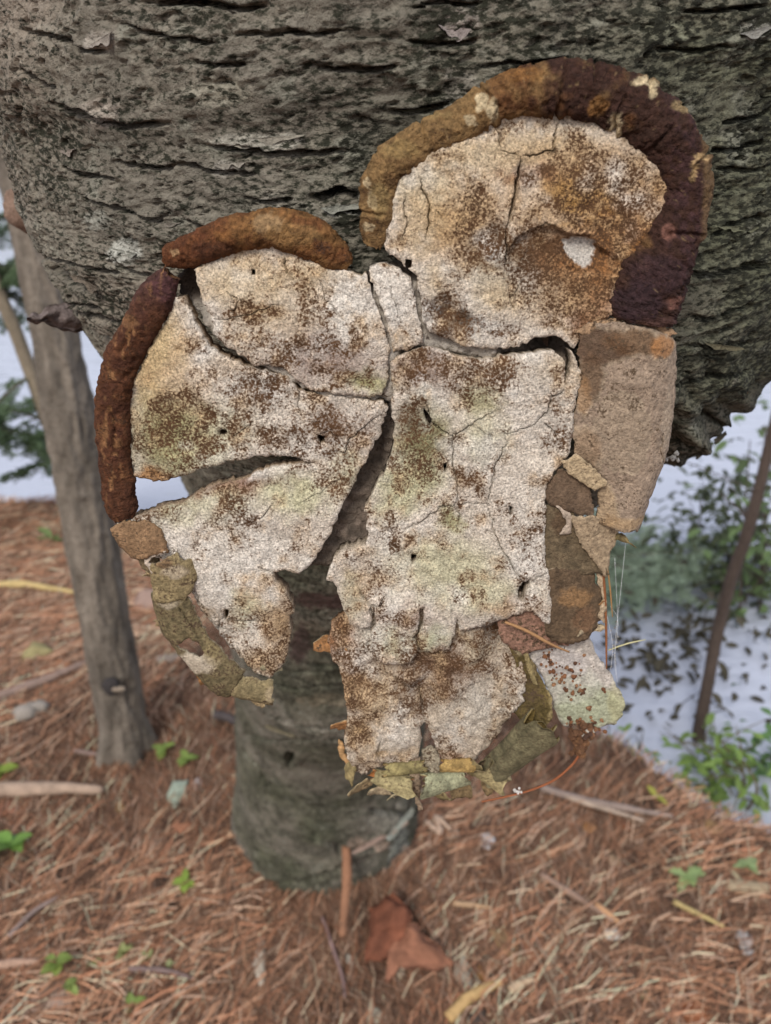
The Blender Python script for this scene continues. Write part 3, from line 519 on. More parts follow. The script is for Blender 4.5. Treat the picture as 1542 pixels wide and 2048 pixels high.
# -------- inner flesh that shows in the cracks and joins the fungus to the trunk, plus a shade-coloured tip at upper left
CORE = [(560, 690), (640, 650), (700, 570), (790, 530), (860, 500), (980, 400), (1200, 330), (1280, 420), (1220, 610), (1165, 690), (1150, 880), (1092, 980), (1090, 1235), (1050, 1255), (950, 1250), (800, 1262), (735, 1225), (712, 1160), (668, 1150), (610, 1148), (590, 1100), (640, 1000), (690, 880), (650, 800), (480, 716), (430, 680), (384, 628), (352, 590), (340, 556), (380, 530), (420, 545), (430, 600), (440, 650), (470, 690)]
def hcore(xy):
    hh = -38+6*fbm(xy/30, 3, 140)+9*fbm(xy/11, 3, 141)-24*gauss(xy, 745, 900, 34, 90)-55*gauss(xy, 1105, 690, 60, 26)-10*gauss(xy, 640, 1100, 50, 60)
    dl, _ = pdist(xy, [(420, 650), (480, 715), (570, 745), (620, 788), (740, 798)]); dm, _ = pdist(xy, [(750, 600), (782, 690), (776, 790)]); dr, _ = pdist(xy, [(835, 580), (848, 680), (900, 690), (980, 708)])
    return hh+26*np.exp(-(np.minimum(np.minimum(dl, dm), dr)/22)**4)-18*gauss(xy, 390, 590, 26, 26)-6*gauss(xy, 1030, 400, 20, 60)
def ccore(xy):
    n = fbm(xy/20, 3, 142)
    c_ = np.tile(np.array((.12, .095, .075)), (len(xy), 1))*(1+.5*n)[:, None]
    c_ = blend(c_, (.33, .30, .26), sst(600, 500, xy[:, 0])*sst(585, 625, xy[:, 1])*.9); c_ = blend(c_, (.03, .02, .015), sst(470, 430, xy[:, 0])*sst(620, 590, xy[:, 1])*.9); c_ = blend(c_, (.45, .41, .36), .9*gauss(xy, 775, 780, 16, 60)); c_ = blend(c_, (.26, .2, .16), .6*gauss(xy, 690, 1040, 60, 50)*sst(-.2, .3, n))  # near-black blend at upper left paints the deep shade of that gap
    dl, _ = pdist(xy, [(420, 650), (480, 715), (570, 745), (620, 788), (740, 798)]); dm, _ = pdist(xy, [(750, 600), (782, 690), (776, 800)]); dr, _ = pdist(xy, [(835, 580), (848, 680), (900, 690), (980, 708)])
    c_ = blend(c_, (.40, .36, .31), .9*np.exp(-(np.minimum(np.minimum(dl, dm), dr)/22)**4))
    return c_, np.clip(.45+.4*n, .1, .9)
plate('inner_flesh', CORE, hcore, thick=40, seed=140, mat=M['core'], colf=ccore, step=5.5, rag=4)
# thick stalk from the back of the flesh to the trunk
ctr = np.array([880, 700]); cq = np.array([(600, 800), (640, 680), (760, 600), (900, 560), (1050, 520), (1120, 640), (1100, 850), (1060, 1020), (960, 1120), (820, 1120), (700, 1080), (650, 950)], float)
cq = refine(cq, 18, 6, 160); SV = []
for f, hh in ((1, -66), (.93, -110), (.82, -170), (.74, -250), (.70, -340), (.72, -430)):
    q = ctr+(cq-ctr)*f+6*np.stack([vn(cq/25+f, 161), vn(cq/25+f, 162)], -1); v = fp(q, np.full(len(q), hh)); SV.append(v)
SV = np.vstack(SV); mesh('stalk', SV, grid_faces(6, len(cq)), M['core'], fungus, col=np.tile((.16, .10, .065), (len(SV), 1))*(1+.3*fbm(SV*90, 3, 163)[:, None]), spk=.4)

# -------- rolled rims
def rim(name, pts, colf, flat_=.72, ns=52, seed=0, per=24, hc=6, endcol=None, cuts=()):
    A = crv(np.array([(a, b_) for a, b_, r in pts]), per); R_ = crv(np.array([[r, r] for a, b_, r in pts], float), per)[:, 0]
    T = np.gradient(A, axis=0); T /= np.linalg.norm(T, axis=1)[:, None]; Nn = np.stack([-T[:, 1], T[:, 0]], -1)
    t = np.linspace(0, 2*math.pi, ns, endpoint=False); ct, st = np.cos(t), np.sin(t)
    n = len(A); XY = A[:, None]+Nn[:, None]*(R_[:, None]*ct)[..., None]; Hh = hc+R_[:, None]*flat_*st
    q = np.concatenate([XY/40, Hh[..., None]/40], -1); dn = 1+.13*fbm(q*1.2, 3, seed)+.10*fbm(q*3.4, 4, seed+5, .65)
    # faint cross cracks and dents along the roll
    dn = dn*(1-.10*sst(.25, .5, fbm(q*np.array([2.5, 2.5, 1.0]), 3, seed+9))); tcx = fbm(q*1.6, 3, seed+11); dn = dn*(1-.07*np.exp(-(tcx/.035)**2))
    for cl in cuts:
        dc, _ = pdist(XY.reshape(-1, 2)+2.5*np.stack([vn(XY.reshape(-1, 2)/8, 7), vn(XY.reshape(-1, 2)/8, 8)], -1), cl); dc = dc.reshape(n, ns); dn = dn*(1-.22*np.exp(-(dc/3.4)**2)+.05*np.exp(-((dc-9)/5)**2))
    XY = A[:, None]+Nn[:, None]*(R_[:, None]*ct*dn)[..., None]; Hh = hc+R_[:, None]*flat_*st*dn
    # broken end faces: jagged
    for k, e in ((0, -1), (-1, 1)):
        XY[k] += T[k]*e*(10*fbm(np.stack([ct*2, st*2], -1)+seed, 3, 3))[:, None]
    xy = XY.reshape(-1, 2); hh = Hh.reshape(-1); V_ = fp(xy, hh); c_, s_ = colf(xy, np.tile(st, n))
    rows = [V_]; F_ = [grid_faces(n, ns)]; tot = len(V_); cs = [c_]; ss = [s_]
    for k in (0, n-1):
        base = k*ns; last = np.arange(base, base+ns)
        for f in (.72, .4, .05):
            X2 = A[k]+(XY[k]-A[k])*f+T[k]*(-1 if k else 1)*(1-f)*7; H2 = hc+(Hh[k]-hc)*f
            v = fp(X2+2.5*np.stack([vn(X2/6, 3), vn(X2/6, 4)], -1), H2); ids = np.arange(tot, tot+ns); j = np.roll(np.arange(ns), -1)
            F_.append(np.stack([last, last[j], ids[j], ids], -1)); rows.append(v); cs.append(np.tile(endcol or (.16, .08, .04), (ns, 1))); ss.append(np.full(ns, .4)); last = ids; tot += ns
    return mesh(name, np.vstack(rows), np.vstack(F_), M['rim'], fungus, col=np.clip(np.vstack(cs), .012, .8), spk=np.concatenate(ss))
def patches(xy, c_, s_, lst, sc=8):
    w_ = xy+9*np.stack([fbm(xy/14, 3, 171), fbm(xy/14, 3, 172)], -1)
    for x, y, rx, ry, cl, f, sp in lst:
        e = np.sqrt(((w_[:, 0]-x)/rx)**2+((w_[:, 1]-y)/ry)**2); g = sst(1.15, .75, e); c_ = blend(c_, cl, f*g); s_ = s_*(1-g*f)+(s_+sp)*g*f
    return c_, np.clip(s_, 0, 1)
SKINT = (.72, .45, .21)
def crim1(xy, st):
    n = fbm(xy/24, 3, 173); c_ = blend(np.tile(np.array((.20, .075, .028)), (len(xy), 1)), (.34, .17, .055), sst(400, 500, xy[:, 0])+.4*n*sst(330, 420, xy[:, 0]))
    c_ = blend(c_, (.22, .085, .03), .7*sst(-.05, .3, fbm(xy/30, 3, 175)))
    c_, s_ = patches(xy, c_, np.full(len(xy), .3)+.3*n, [(540, 445, 34, 20, (.50, .33, .15), .8, -.2), (590, 470, 60, 22, (.42, .25, .09), .6, -.1), (645, 490, 18, 14, RUST, .8, .3), (450, 470, 20, 10, ORNG, .6, 0), (350, 503, 10, 6, SKINT, .8, -.2), (672, 510, 24, 22, RUST, .5, .2), (430, 500, 50, 20, (.13, .05, .025), .6, .2)])
    return np.clip(c_*np.array([.58, .58, .66])*(1+.4*fbm(xy/9, 3, 176)+.3*fbm(xy/28, 3, 178))[:, None], .01, .7), np.clip(s_+.18, 0, 1)
rim('rolled_rim', [(327, 517, 20), (345, 512, 28), (368, 507, 34), (422, 485, 38), (477, 466, 39), (530, 459, 41), (585, 462, 43), (630, 482, 43), (662, 506, 37), (684, 524, 26), (694, 536, 15)], crim1, seed=170, hc=-10, cuts=[[(655, 470), (672, 500), (670, 520)]])
def crim2(xy, st):
    n = fbm(xy/24, 3, 183); c_ = np.tile(np.array((.115, .042, .022)), (len(xy), 1)); c_ = blend(c_, (.20, .075, .03), np.clip(.5+n, 0, 1)*.8); c_ = blend(c_, (.10, .045, .042), .7*sst(660, 560, xy[:, 1]))
    sc = fbm(xy/np.array([9, 22]), 3, 184); band = np.exp(-((xy[:, 0]-np.interp(xy[:, 1], [560, 640, 720, 800, 900, 1040], [330, 278, 232, 222, 226, 240]))/22)**2)
    c_ = blend(c_, (.46, .22, .09), .85*sst(.28, .42, sc)*band)
    c_, s_ = patches(xy, c_, np.full(len(xy), .42)+.3*n, [(262, 640, 20, 12, (.36, .17, .075), .8, -.2), (330, 575, 26, 24, (.15, .06, .06), .6, 0), (245, 1000, 30, 40, (.13, .05, .025), .6, 0)])
    return np.clip(c_*np.array([.62, .66, .72])*(1+.4*fbm(xy/9, 3, 186))[:, None], .01, .7), np.clip(s_+.12, 0, 1)
rim('rolled_rim', [(340, 551, 20), (330, 563, 28), (312, 588, 38), (288, 636, 38), (263, 683, 38), (240, 722, 38), (230, 760, 36), (222, 810, 35), (224, 878, 35), (230, 944, 33), (236, 995, 34), (243, 1026, 31), (247, 1040, 22)], crim2, seed=180, hc=-10, cuts=[[(225, 812), (236, 850), (230, 900)], [(245, 700), (262, 672), (270, 640)]])
def crim3(xy, st):
    n = fbm(xy/30, 3, 193); n2 = fbm(xy/16, 3, 194)
    c_ = np.tile(np.array((.34, .19, .075)), (len(xy), 1)); g = sst(930, 1010, xy[:, 0]); c_ = blend(c_, (.20, .08, .03), g*np.clip(.75+n, 0, 1))
    dk = sst(1030, 1120, xy[:, 0]+60*n)*sst(-.75, -.05, st*0+fbm(xy/40, 3, 195)+.35*sst(1150, 1350, xy[:, 0])); c_ = blend(c_, (.065, .028, .020), .95*dk)
    c_ = blend(c_, (.095, .042, .042), .6*sst(1300, 1360, xy[:, 0])*sst(-.2, .2, n2))
    outer = sst(0, 1, (xy[:, 0]-1393)/14)*sst(170, 300, xy[:, 1]); c_ = blend(c_, (.34, .20, .09), .6*outer)
    c_ = blend(c_, (.20, .10, .04), .7*sst(-.1, .35, n)*sst(960, 800, xy[:, 0]))
    T_ = (.84, .62, .36)
    c_, s_ = patches(xy, c_, np.full(len(xy), .3)+.3*n, [(985, 222, 14, 24, T_, .95, -.3), (962, 205, 12, 20, T_, .9, -.3), (940, 240, 14, 10, T_, .8, -.2), (1290, 165, 34, 10, T_, .95, -.3), (1298, 182, 10, 18, T_, .95, -.3), (1226, 256, 14, 28, T_, .95, -.3), (1370, 215, 34, 14, (.44, .29, .14), .9, -.3), (1395, 230, 14, 16, T_, .7, -.2), (1340, 150, 60, 16, (.36, .22, .10), .7, 0), (1380, 330, 8, 10, SKINT, .9, -.2), (1395, 315, 16, 6, SKINT, .9, -.2), (1378, 350, 6, 14, SKINT, .9, -.2), (1328, 462, 16, 14, (.30, .13, .09), .9, -.2), (1345, 600, 22, 14, (.28, .12, .085), .8, -.1), (1325, 640, 50, 10, (.2, .10, .08), .5, 0), (1190, 215, 20, 20, ORNG, .6, 0), (1040, 150, 50, 18, ORNG, .5, 0), (1000, 165, 24, 24, (.30, .14, .05), .7, 0), (1310, 545, 60, 40, (.07, .033, .033), .8, 0), (1270, 600, 50, 40, (.06, .03, .033), .8, 0),
       (745, 400, 8, 20, T_, .6, -.2), (738, 455, 14, 10, T_, .6, -.2), (735, 365, 6, 14, T_, .6, -.2), (880, 230, 30, 8, (.4, .25, .1), .6, -.1), (800, 300, 40, 20, (.42, .26, .10), .7, -.1), (760, 400, 20, 40, (.38, .25, .10), .6, -.1)])
    ve = vn(xy/np.array([14., 14.]), 197); c_ = blend(c_, (.42, .26, .12), .6*sst(.06, 0, np.abs(ve))*sst(.1, .3, n2))
    return np.clip(c_*np.array([.64, .70, .76])*(1+.36*fbm(xy/9, 3, 196))[:, None], .01, .7), np.clip(s_+.15, 0, 1)
rim('rolled_rim', [(744, 492, 18), (748, 474, 26), (752, 440, 34), (754, 400, 36), (762, 360, 39), (793, 318, 41), (853, 280, 42), (915, 250, 43), (973, 214, 43), (1020, 190, 48), (1080, 177, 57), (1150, 176, 60), (1216, 190, 62), (1282, 220, 66), (1336, 272, 66), (1372, 340, 56), (1371, 410, 52), (1344, 484, 60), (1314, 548, 71), (1294, 604, 73), (1287, 632, 70), (1285, 644, 62)], crim3, flat_=.56, seed=190, ns=84, per=26, hc=-10, cuts=[[(1130, 130), (1118, 185), (1112, 245)], [(1192, 120), (1184, 165)], [(960, 175), (998, 215), (985, 255)], [(720, 425), (765, 430)], [(1246, 195), (1224, 235), (1230, 275)], [(1335, 255), (1296, 300)], [(1300, 140), (1296, 185)], [(1425, 300), (1385, 330), (1375, 365)], [(840, 240), (850, 290)], [(1400, 470), (1330, 465)]], endcol=(.2, .1, .05))
print('fungus main done')

# -------- torn cap skin on the right and the brown scales under it
def simplecol(base, var=.25, spk=.3, sc=16, seed=0, lst=()):
    def f(xy):
        n = fbm(xy/sc, 3, 200+seed); n4 = fbm(xy/6, 3, 230+seed); c_ = np.tile(np.array(base), (len(xy), 1))*(1+var*1.5*n+.25*n4)[:, None]; s_ = np.full(len(xy), spk+.22)+.4*n+.2*n4
        c_, s_ = patches(xy, c_, s_, lst); c_ = c_*np.where((c_[:, 1] > c_[:, 0]*.78)[:, None], np.array([.84, .80, .82]), 1.0); return np.clip(c_, .01, .8), np.clip(s_, 0, 1)
    return f
SHEET = [(1160, 650), (1233, 640), (1290, 652), (1337, 668), (1357, 686), (1356, 735), (1352, 807), (1342, 890), (1326, 942), (1300, 999), (1282, 1057), (1223, 1050), (1192, 1044), (1193, 1015), (1202, 958), (1186, 932), (1150, 911), (1145, 870), (1150, 807), (1160, 756), (1156, 704)]
def hs(xy):
    r = np.interp(xy[:, 1], [650, 690, 800, 900, 1057], [1350, 1357, 1352, 1340, 1284]); lft = np.interp(xy[:, 1], [650, 760, 900, 960, 1057], [1160, 1160, 1148, 1200, 1192])
    t = np.clip((xy[:, 0]-lft)/(r-lft), 0, 1.1)
    return 4+26*np.sin(np.clip(t*2.0, 0, math.pi))-70*np.clip(t-.55, 0, 1)**2*2.4+4*fbm(xy/40, 3, 210)+1.2*fbm(xy/8, 2, 211)-8*sst(690, 650, xy[:, 1])
plate('cap_skin', SHEET, hs, thick=7, mat=M['skin'], seed=210, rag=2.5, edge=1, wallcol=(.45, .33, .2), colf=simplecol((.36, .285, .205), .14, .30, 20, 1, [(1190, 690, 60, 40, (.09, .05, .03), .9, .1), (1180, 750, 26, 50, (.12, .07, .04), .85, .1), (1260, 680, 60, 26, (.13, .07, .035), .85, .1), (1320, 690, 30, 24, (.34, .16, .06), .8, 0), (1165, 790, 16, 40, (.3, .17, .08), .6, 0), (1240, 860, 60, 90, (.27, .20, .145), .55, .1), (1200, 1020, 30, 60, (.40, .27, .15), .5, 0), (1335, 860, 14, 100, (.44, .37, .27), .6, -.2), (1250, 1040, 60, 14, (.36, .22, .1), .5, 0), (1170, 900, 30, 50, (.27, .17, .10), .6, .1)]),
      grooves=[([(1186, 972), (1178, 990), (1182, 1010), (1176, 1035)], 4, 8), ([(1332, 930), (1318, 900), (1325, 860)], 3, 5)])
plate('scale', [(1086, 989), (1119, 940), (1176, 966), (1181, 1028), (1140, 1022), (1098, 1006)], lambda xy: 2+base_h(xy)*.5+.06*(xy[:, 0]-1086), thick=6, mat=M['skin'], seed=220, edge=1, colf=simplecol((.15, .10, .065), .3, .3, 14, 2), wallcol=(.5, .38, .24))
plate('scale', [(1122, 922), (1150, 908), (1184, 930), (1205, 958), (1183, 973), (1165, 960), (1136, 944)], lambda xy: 16+base_h(xy)*.6+.12*(xy[:, 0]-1120), thick=6, mat=M['skin'], seed=225, colf=simplecol((.42, .32, .20), .2, .3, 10, 3), wallcol=(.55, .45, .32))
plate('scale', [(1090, 1018), (1120, 1016), (1148, 1030), (1160, 1082), (1214, 1142), (1150, 1146), (1096, 1140)], lambda xy: -3+base_h(xy)*.4+.05*(xy[:, 0]-1090), thick=7, mat=M['skin'], seed=230, edge=1, colf=simplecol((.135, .10, .06), .25, .25, 18, 4, [(1122, 1050, 20, 24, (.1, .06, .035), .7, 0)]), wallcol=(.5, .4, .26))
plate('scale', [(1112, 1012), (1135, 1020), (1147, 1035), (1140, 1062), (1118, 1068), (1132, 1048), (1128, 1032)], lambda xy: 4+base_h(xy)*.3, thick=4, mat=M['skin'], seed=233, edge=0, colf=simplecol((.52, .44, .34), .15, .1, 10, 5))
plate('scale', [(1146, 1036), (1175, 1032), (1200, 1036), (1246, 1058), (1232, 1084), (1217, 1114), (1212, 1150), (1196, 1130), (1172, 1100), (1152, 1066)], lambda xy: 12+base_h(xy)*.6-.0035*np.clip(xy[:, 0]-1160, 0, 99)**2, thick=8, mat=M['skin'], seed=235, colf=simplecol((.42, .33, .21), .2, .25, 14, 6), wallcol=(.6, .5, .36))
plate('scale', [(1096, 1146), (1130, 1142), (1192, 1148), (1190, 1168), (1204, 1190), (1206, 1235), (1172, 1276), (1134, 1284), (1098, 1268)], lambda xy: 1+base_h(xy)*.5-.004*np.clip(xy[:, 0]-1150, 0, 99)**2+5*gauss(xy, 1150, 1215, 40, 30), thick=8, mat=M['skin'], seed=240, colf=simplecol((.12, .08, .048), .3, .3, 18, 7, [(1150, 1195, 36, 20, (.26, .15, .07), .8, 0), (1170, 1240, 26, 26, (.2, .11, .06), .6, 0)]), wallcol=(.6, .5, .36))
plate('scale', [(1196, 1150), (1208, 1160), (1214, 1200), (1210, 1245), (1200, 1236), (1206, 1200)], lambda xy: -6+base_h(xy)*.4, thick=6, mat=M['skin'], seed=243, colf=simplecol((.5, .4, .26), .2, .2, 10, 8))
plate('scale', [(1000, 1232), (1080, 1224), (1112, 1262), (1134, 1294), (1080, 1306), (1046, 1312), (1010, 1290), (1002, 1262)], lambda xy: -12+base_h(xy)*.6, thick=8, mat=M['skin'], seed=246, colf=simplecol((.30, .17, .12), .25, .5, 16, 9), wallcol=(.3, .2, .12))
# torn patch under the broken end of the thick rim
plate('scale', [(1158, 664), (1175, 648), (1232, 636), (1300, 640), (1345, 664), (1310, 676), (1240, 664), (1180, 668)], lambda xy: 4+base_h(xy)*.4, thick=10, mat=M['skin'], seed=248, colf=simplecol((.34, .22, .13), .3, .4, 16, 10, [(1268, 640, 26, 8, (.6, .56, .5), .9, -.3)]))
# -------- olive rim round the lower left lobe, broken into curled pieces
def ridge(path, w_, amp, base):
    path = np.array(path, float)
    def f(xy):
        d, _ = pdist(xy, path); return base+amp*np.sqrt(np.clip(1-(d/w_)**2, 0, 1))+3*fbm(xy/22, 3, 250)+1.0*fbm(xy/7, 2, 251)
    return f
OL = (.20, .165, .085)
plate('rim_piece', [(229, 1058), (252, 1042), (300, 1044), (318, 1063), (330, 1083), (334, 1100), (309, 1101), (296, 1110), (262, 1116), (240, 1088)], ridge([(250, 1050), (285, 1080), (310, 1110)], 46, 26, -12), thick=7, mat=M['skin'], seed=252, colf=simplecol((.27, .165, .09), .25, .4, 14, 11), wallcol=(.4, .25, .12))
plate('rim_piece', [(258, 1112), (290, 1116), (308, 1130), (313, 1154), (293, 1156), (272, 1136)], lambda xy: -20+base_h(xy)*.5-.3*(1140-xy[:, 1]), thick=6, mat=M['skin'], seed=255, colf=simplecol((.19, .14, .08), .2, .3, 12, 12), wallcol=(.6, .5, .36))
plate('torn_edge', [(290, 1108), (310, 1098), (336, 1098), (326, 1106), (308, 1110), (300, 1122), (312, 1138), (306, 1144), (292, 1126)], lambda xy: 10+base_h(xy)*.3, thick=4, mat=M['skin'], seed=257, edge=0, rag=1.5, step=4, colf=simplecol((.62, .54, .42), .1, .05, 12, 13))
plate('rim_piece', [(306, 1128), (330, 1118), (352, 1108), (366, 1124), (390, 1116), (395, 1135), (383, 1176), (368, 1190), (348, 1194), (313, 1196), (308, 1160)], ridge([(330, 1125), (342, 1160), (345, 1200)], 58, 32, -18), thick=7, mat=M['skin'], seed=260, colf=simplecol((.26, .20, .105), .25, .35, 14, 14, [(350, 1138, 30, 12, (.5, .43, .3), .8, -.1), (330, 1120, 22, 10, (.2, .11, .06), .7, .1)]), wallcol=(.5, .42, .28))
plate('rim_piece', [(309, 1196), (348, 1194), (372, 1188), (388, 1222), (407, 1262), (430, 1293), (450, 1312), (482, 1338), (474, 1352), (455, 1388), (432, 1388), (410, 1366), (386, 1340), (356, 1304), (328, 1272), (312, 1232)], ridge([(345, 1195), (362, 1250), (400, 1310), (450, 1355)], 50, 34, -24), thick=7, mat=M['skin'], seed=265, colf=simplecol(OL, .45, .45, 12, 15, [(395, 1322, 40, 24, (.56, .5, .38), .9, -.3), (340, 1204, 24, 8, (.5, .44, .32), .6, 0), (425, 1290, 18, 40, (.33, .27, .13), .5, 0)]),
      holes=[[(353, 1292), (366, 1280), (382, 1272), (396, 1284), (410, 1300), (400, 1312), (384, 1304), (370, 1302)]], grooves=[([(355, 1196), (372, 1230), (400, 1275)], 3, 6)], wallcol=(.6, .52, .38))
plate('rim_piece', [(468, 1352), (498, 1360), (544, 1366), (540, 1412), (520, 1406), (494, 1402), (463, 1390)], ridge([(460, 1372), (545, 1388)], 34, 26, -22), thick=6, mat=M['skin'], seed=270, colf=simplecol((.30, .25, .13), .25, .35, 14, 16, [(540, 1390, 6, 24, (.55, .46, .28), .9, -.2)]), wallcol=(.55, .47, .3))
plate('rim_piece', [(392, 1345), (412, 1352), (432, 1384), (428, 1392), (408, 1378)], lambda xy: -44+base_h(xy)*.3, thick=6, mat=M['skin'], seed=273, colf=simplecol((.2, .17, .09), .2, .3, 12, 17))
# -------- curled skin at the bottom
def curl(name, axis, rad, turns, a0, col_in, col_out, seed, ns=46, nl=30, grow=.12, thick=4, hc=0, rag=.22, tip=0):
    """a sheet rolled round an axis lying in the face plane (px); rad px at both ends"""
    a, b_ = np.array(axis, float); d = b_-a; Ln = np.hypot(*d); d /= Ln; nn = np.array([-d[1], d[0]])
    ph = np.linspace(a0, a0+turns*2*math.pi, ns); l = np.linspace(0, 1, nl); V_, C_ = [], []
    for layer in (0, 1):
        PH, LL = np.meshgrid(ph, l); k = (PH-a0)/(2*math.pi)
        le = LL*Ln+np.where(LL > .5, 1, -1)*Ln*rag*fbm(np.stack([PH*1.1, LL*0+seed], -1), 3, seed)*np.abs(LL-.5)*2
        R_ = (rad[0]*(1-LL)+rad[1]*LL)*(1-grow*k)*(1+.06*fbm(np.stack([PH, LL*4], -1), 2, seed+3))-layer*thick
        xy = a+d*le[..., None]+nn*(R_*np.cos(PH))[..., None]; h = hc+tip*(.5-LL)+R_*np.sin(PH)
        V_.append(fp(xy.reshape(-1, 2), h.ravel())); C_.append(np.tile(np.array(col_out if layer == 0 else col_in), (ns*nl, 1))*(1+.7*fbm(xy.reshape(-1, 2)/14, 4, seed+4)[:, None]))
    n = ns*nl; f1 = grid_faces(nl, ns, False); f2 = f1[:, ::-1]+n
    bl = list(range(ns))+[r*ns+ns-1 for r in range(1, nl)]+[(nl-1)*ns+c_ for c_ in range(ns-2, -1, -1)]+[r*ns for r in range(nl-2, 0, -1)]
    bl = np.array(bl); b2_ = np.roll(bl, -1); f3 = np.stack([bl, b2_, b2_+n, bl+n], -1)
    return mesh(name, np.vstack(V_), np.vstack([f1, f2, f3]), M['skin'], fungus, col=np.clip(np.vstack(C_), .01, .8), spk=.55)
curl('skin_curl', [(1078, 1432), (988, 1572)], (46, 34), 1.3, .9, (.20, .14, .045), (.17, .15, .085), 300, grow=.35, hc=-10, tip=90)
plate('skin_pocket', [(1012, 1284), (1042, 1304), (1062, 1330), (1082, 1362), (1106, 1408), (1108, 1446), (1090, 1474), (1066, 1482), (1030, 1440), (1040, 1390), (1036, 1340)], lambda xy: -30+16*gauss(xy, 1104, 1420, 16, 60)+10*gauss(xy, 1050, 1310, 20, 20)+base_h(xy)*.5, thick=8, mat=M['skin'], seed=312, rag=2.0, step=4.5, colf=simplecol((.13, .095, .035), .4, .4, 12, 30, [(1104, 1425, 5, 60, (.46, .37, .17), .9, -.3), (1070, 1345, 7, 30, (.42, .34, .17), .8, -.3), (1065, 1400, 20, 40, (.10, .07, .03), .7, .2), (1046, 1312, 14, 14, (.5, .44, .27), .8, -.2)]), wallcol=(.46, .37, .18))
plate('skin_pocket', [(1046, 1302), (1056, 1306), (1066, 1340), (1078, 1380), (1070, 1376), (1056, 1346)], lambda xy: -14+base_h(xy)*.3, thick=5, mat=M['skin'], seed=316, rag=1.2, step=4, colf=simplecol((.34, .28, .13), .3, .3, 10, 31), wallcol=(.5, .42, .22))
curl('skin_curl', [(742, 1580), (828, 1592)], (17, 24), .62, 1.2, (.40, .16, .055), (.30, .25, .13), 320, hc=-34, tip=-24, nl=20, ns=30)
curl('skin_curl', [(770, 1556), (850, 1548)], (13, 12), .6, .4, (.3, .2, .09), (.24, .20, .09), 325, hc=-28, nl=18, ns=24)
curl('skin_curl', [(846, 1586), (938, 1580)], (24, 14), .7, .5, (.28, .2, .09), (.30, .30, .19), 330, hc=-36, tip=20, nl=20, ns=30)
curl('skin_curl', [(965, 1545), (1010, 1590)], (26, 16), .8, .3, (.10, .07, .04), (.33, .27, .14), 335, hc=-30, nl=16, ns=26)
curl('skin_curl', [(884, 1548), (950, 1546)], (12, 14), .6, .3, (.3, .15, .05), (.36, .24, .09), 338, hc=-30, nl=14, ns=22)
plate('scale', [(824, 1540), (840, 1538), (842, 1580), (838, 1612), (848, 1632), (838, 1634), (828, 1606), (822, 1570)], lambda xy: -30+base_h(xy)*.4, thick=6, mat=M['skin'], seed=340, colf=simplecol((.30, .22, .15), .25, .4, 12, 18))
plate('scale', [(848, 1520), (866, 1512), (880, 1540), (884, 1560), (850, 1562)], lambda xy: -34+base_h(xy)*1.2, thick=8, mat=M['skin'], seed=343, colf=simplecol((.42, .38, .27), .35, .5, 8, 19))
plate('scale', [(674, 1505), (684, 1508), (688, 1530), (700, 1552), (690, 1550), (678, 1532)], lambda xy: -40+base_h(xy)*.4, thick=5, mat=M['skin'], seed=345, colf=simplecol((.5, .3, .14), .2, .1, 12, 20))
rs = random.Random(77)
for k, (x, y, sz, hh) in enumerate([(425, 1392, 17, -30), (452, 1398, 14, -36), (505, 1412, 15, -34), (398, 1366, 15, -40), (318, 1262, 13, -34), (300, 1165, 15, -30), (728, 1590, 15, -34), (764, 1606, 13, -38), (806, 1604, 15, -30), (872, 1604, 16, -34), (925, 1602, 14, -40), (976, 1588, 17, -34), (1010, 1566, 16, -26), (682, 1470, 14, -34), (660, 1305, 16, -36), (700, 1560, 17, -30), (952, 1552, 16, -22), (1186, 1262, 15, -16), (1206, 1216, 13, -10), (548, 1345, 13, -30), (1232, 1078, 14, -12), (1062, 1480, 14, -20)]):
    t = np.linspace(0, 2*math.pi, 9, endpoint=False)+rs.uniform(0, 1); rad_ = [sz*rs.uniform(.6, 1.5) for _ in t]; el = rs.uniform(0, 3.14)
    pl = [(x+r_*math.cos(a)*1.35*abs(math.cos(el))+r_*math.cos(a)*.35, y+r_*math.sin(a)*(.5+.6*abs(math.sin(el)))) for a, r_ in zip(t, rad_)]; bx, by = rs.uniform(-.9, .9), rs.uniform(-.9, .9)
    plate('torn_scrap', pl, lambda xy, x=x, y=y, bx=bx, by=by, hh=hh, sz=sz: hh+bx*(xy[:, 0]-x)+by*(xy[:, 1]-y)+.02*((xy[:, 0]-x)**2), thick=5, mat=M['skin'], seed=900+k*5, rag=2.4, step=4.2, edge=1, colf=simplecol(rs.choice([(.30, .22, .12), (.22, .17, .08), (.46, .38, .24), (.34, .17, .07), (.16, .11, .055), (.40, .36, .22)]), .4, .3, 9, 40+k), wallcol=(.5, .4, .24))
# pale flap hanging at the lower right, with dark crumbs on it
FLAP = [(1046, 1311), (1073, 1302), (1100, 1268), (1140, 1258), (1178, 1250), (1186, 1290), (1197, 1321), (1224, 1359), (1239, 1386), (1258, 1417), (1256, 1452), (1238, 1475), (1204, 1487), (1166, 1481), (1136, 1484), (1123, 1456), (1112, 1425), (1100, 1390), (1085, 1363)]
def hfl(xy): return -34+7*fbm(xy/40, 3, 350)+3.5*fbm(xy/13, 3, 351)-.10*(xy[:, 1]-1300)+10*sst(1225, 1262, xy[:, 0])
plate('hanging_flap', FLAP, hfl, thick=8, mat=M['skin'], seed=350, rag=2.6, colf=simplecol((.58, .55, .48), .08, .12, 30, 21, [(1190, 1440, 80, 50, (.46, .52, .34), .85, 0), (1245, 1430, 22, 50, (.5, .5, .28), .6, 0), (1150, 1390, 60, 40, (.56, .58, .47), .6, 0), (1130, 1345, 60, 30, (.6, .58, .54), .7, 0)]), wallcol=(.52, .42, .25), label='pale grey green torn flap dotted with brown crumbs')
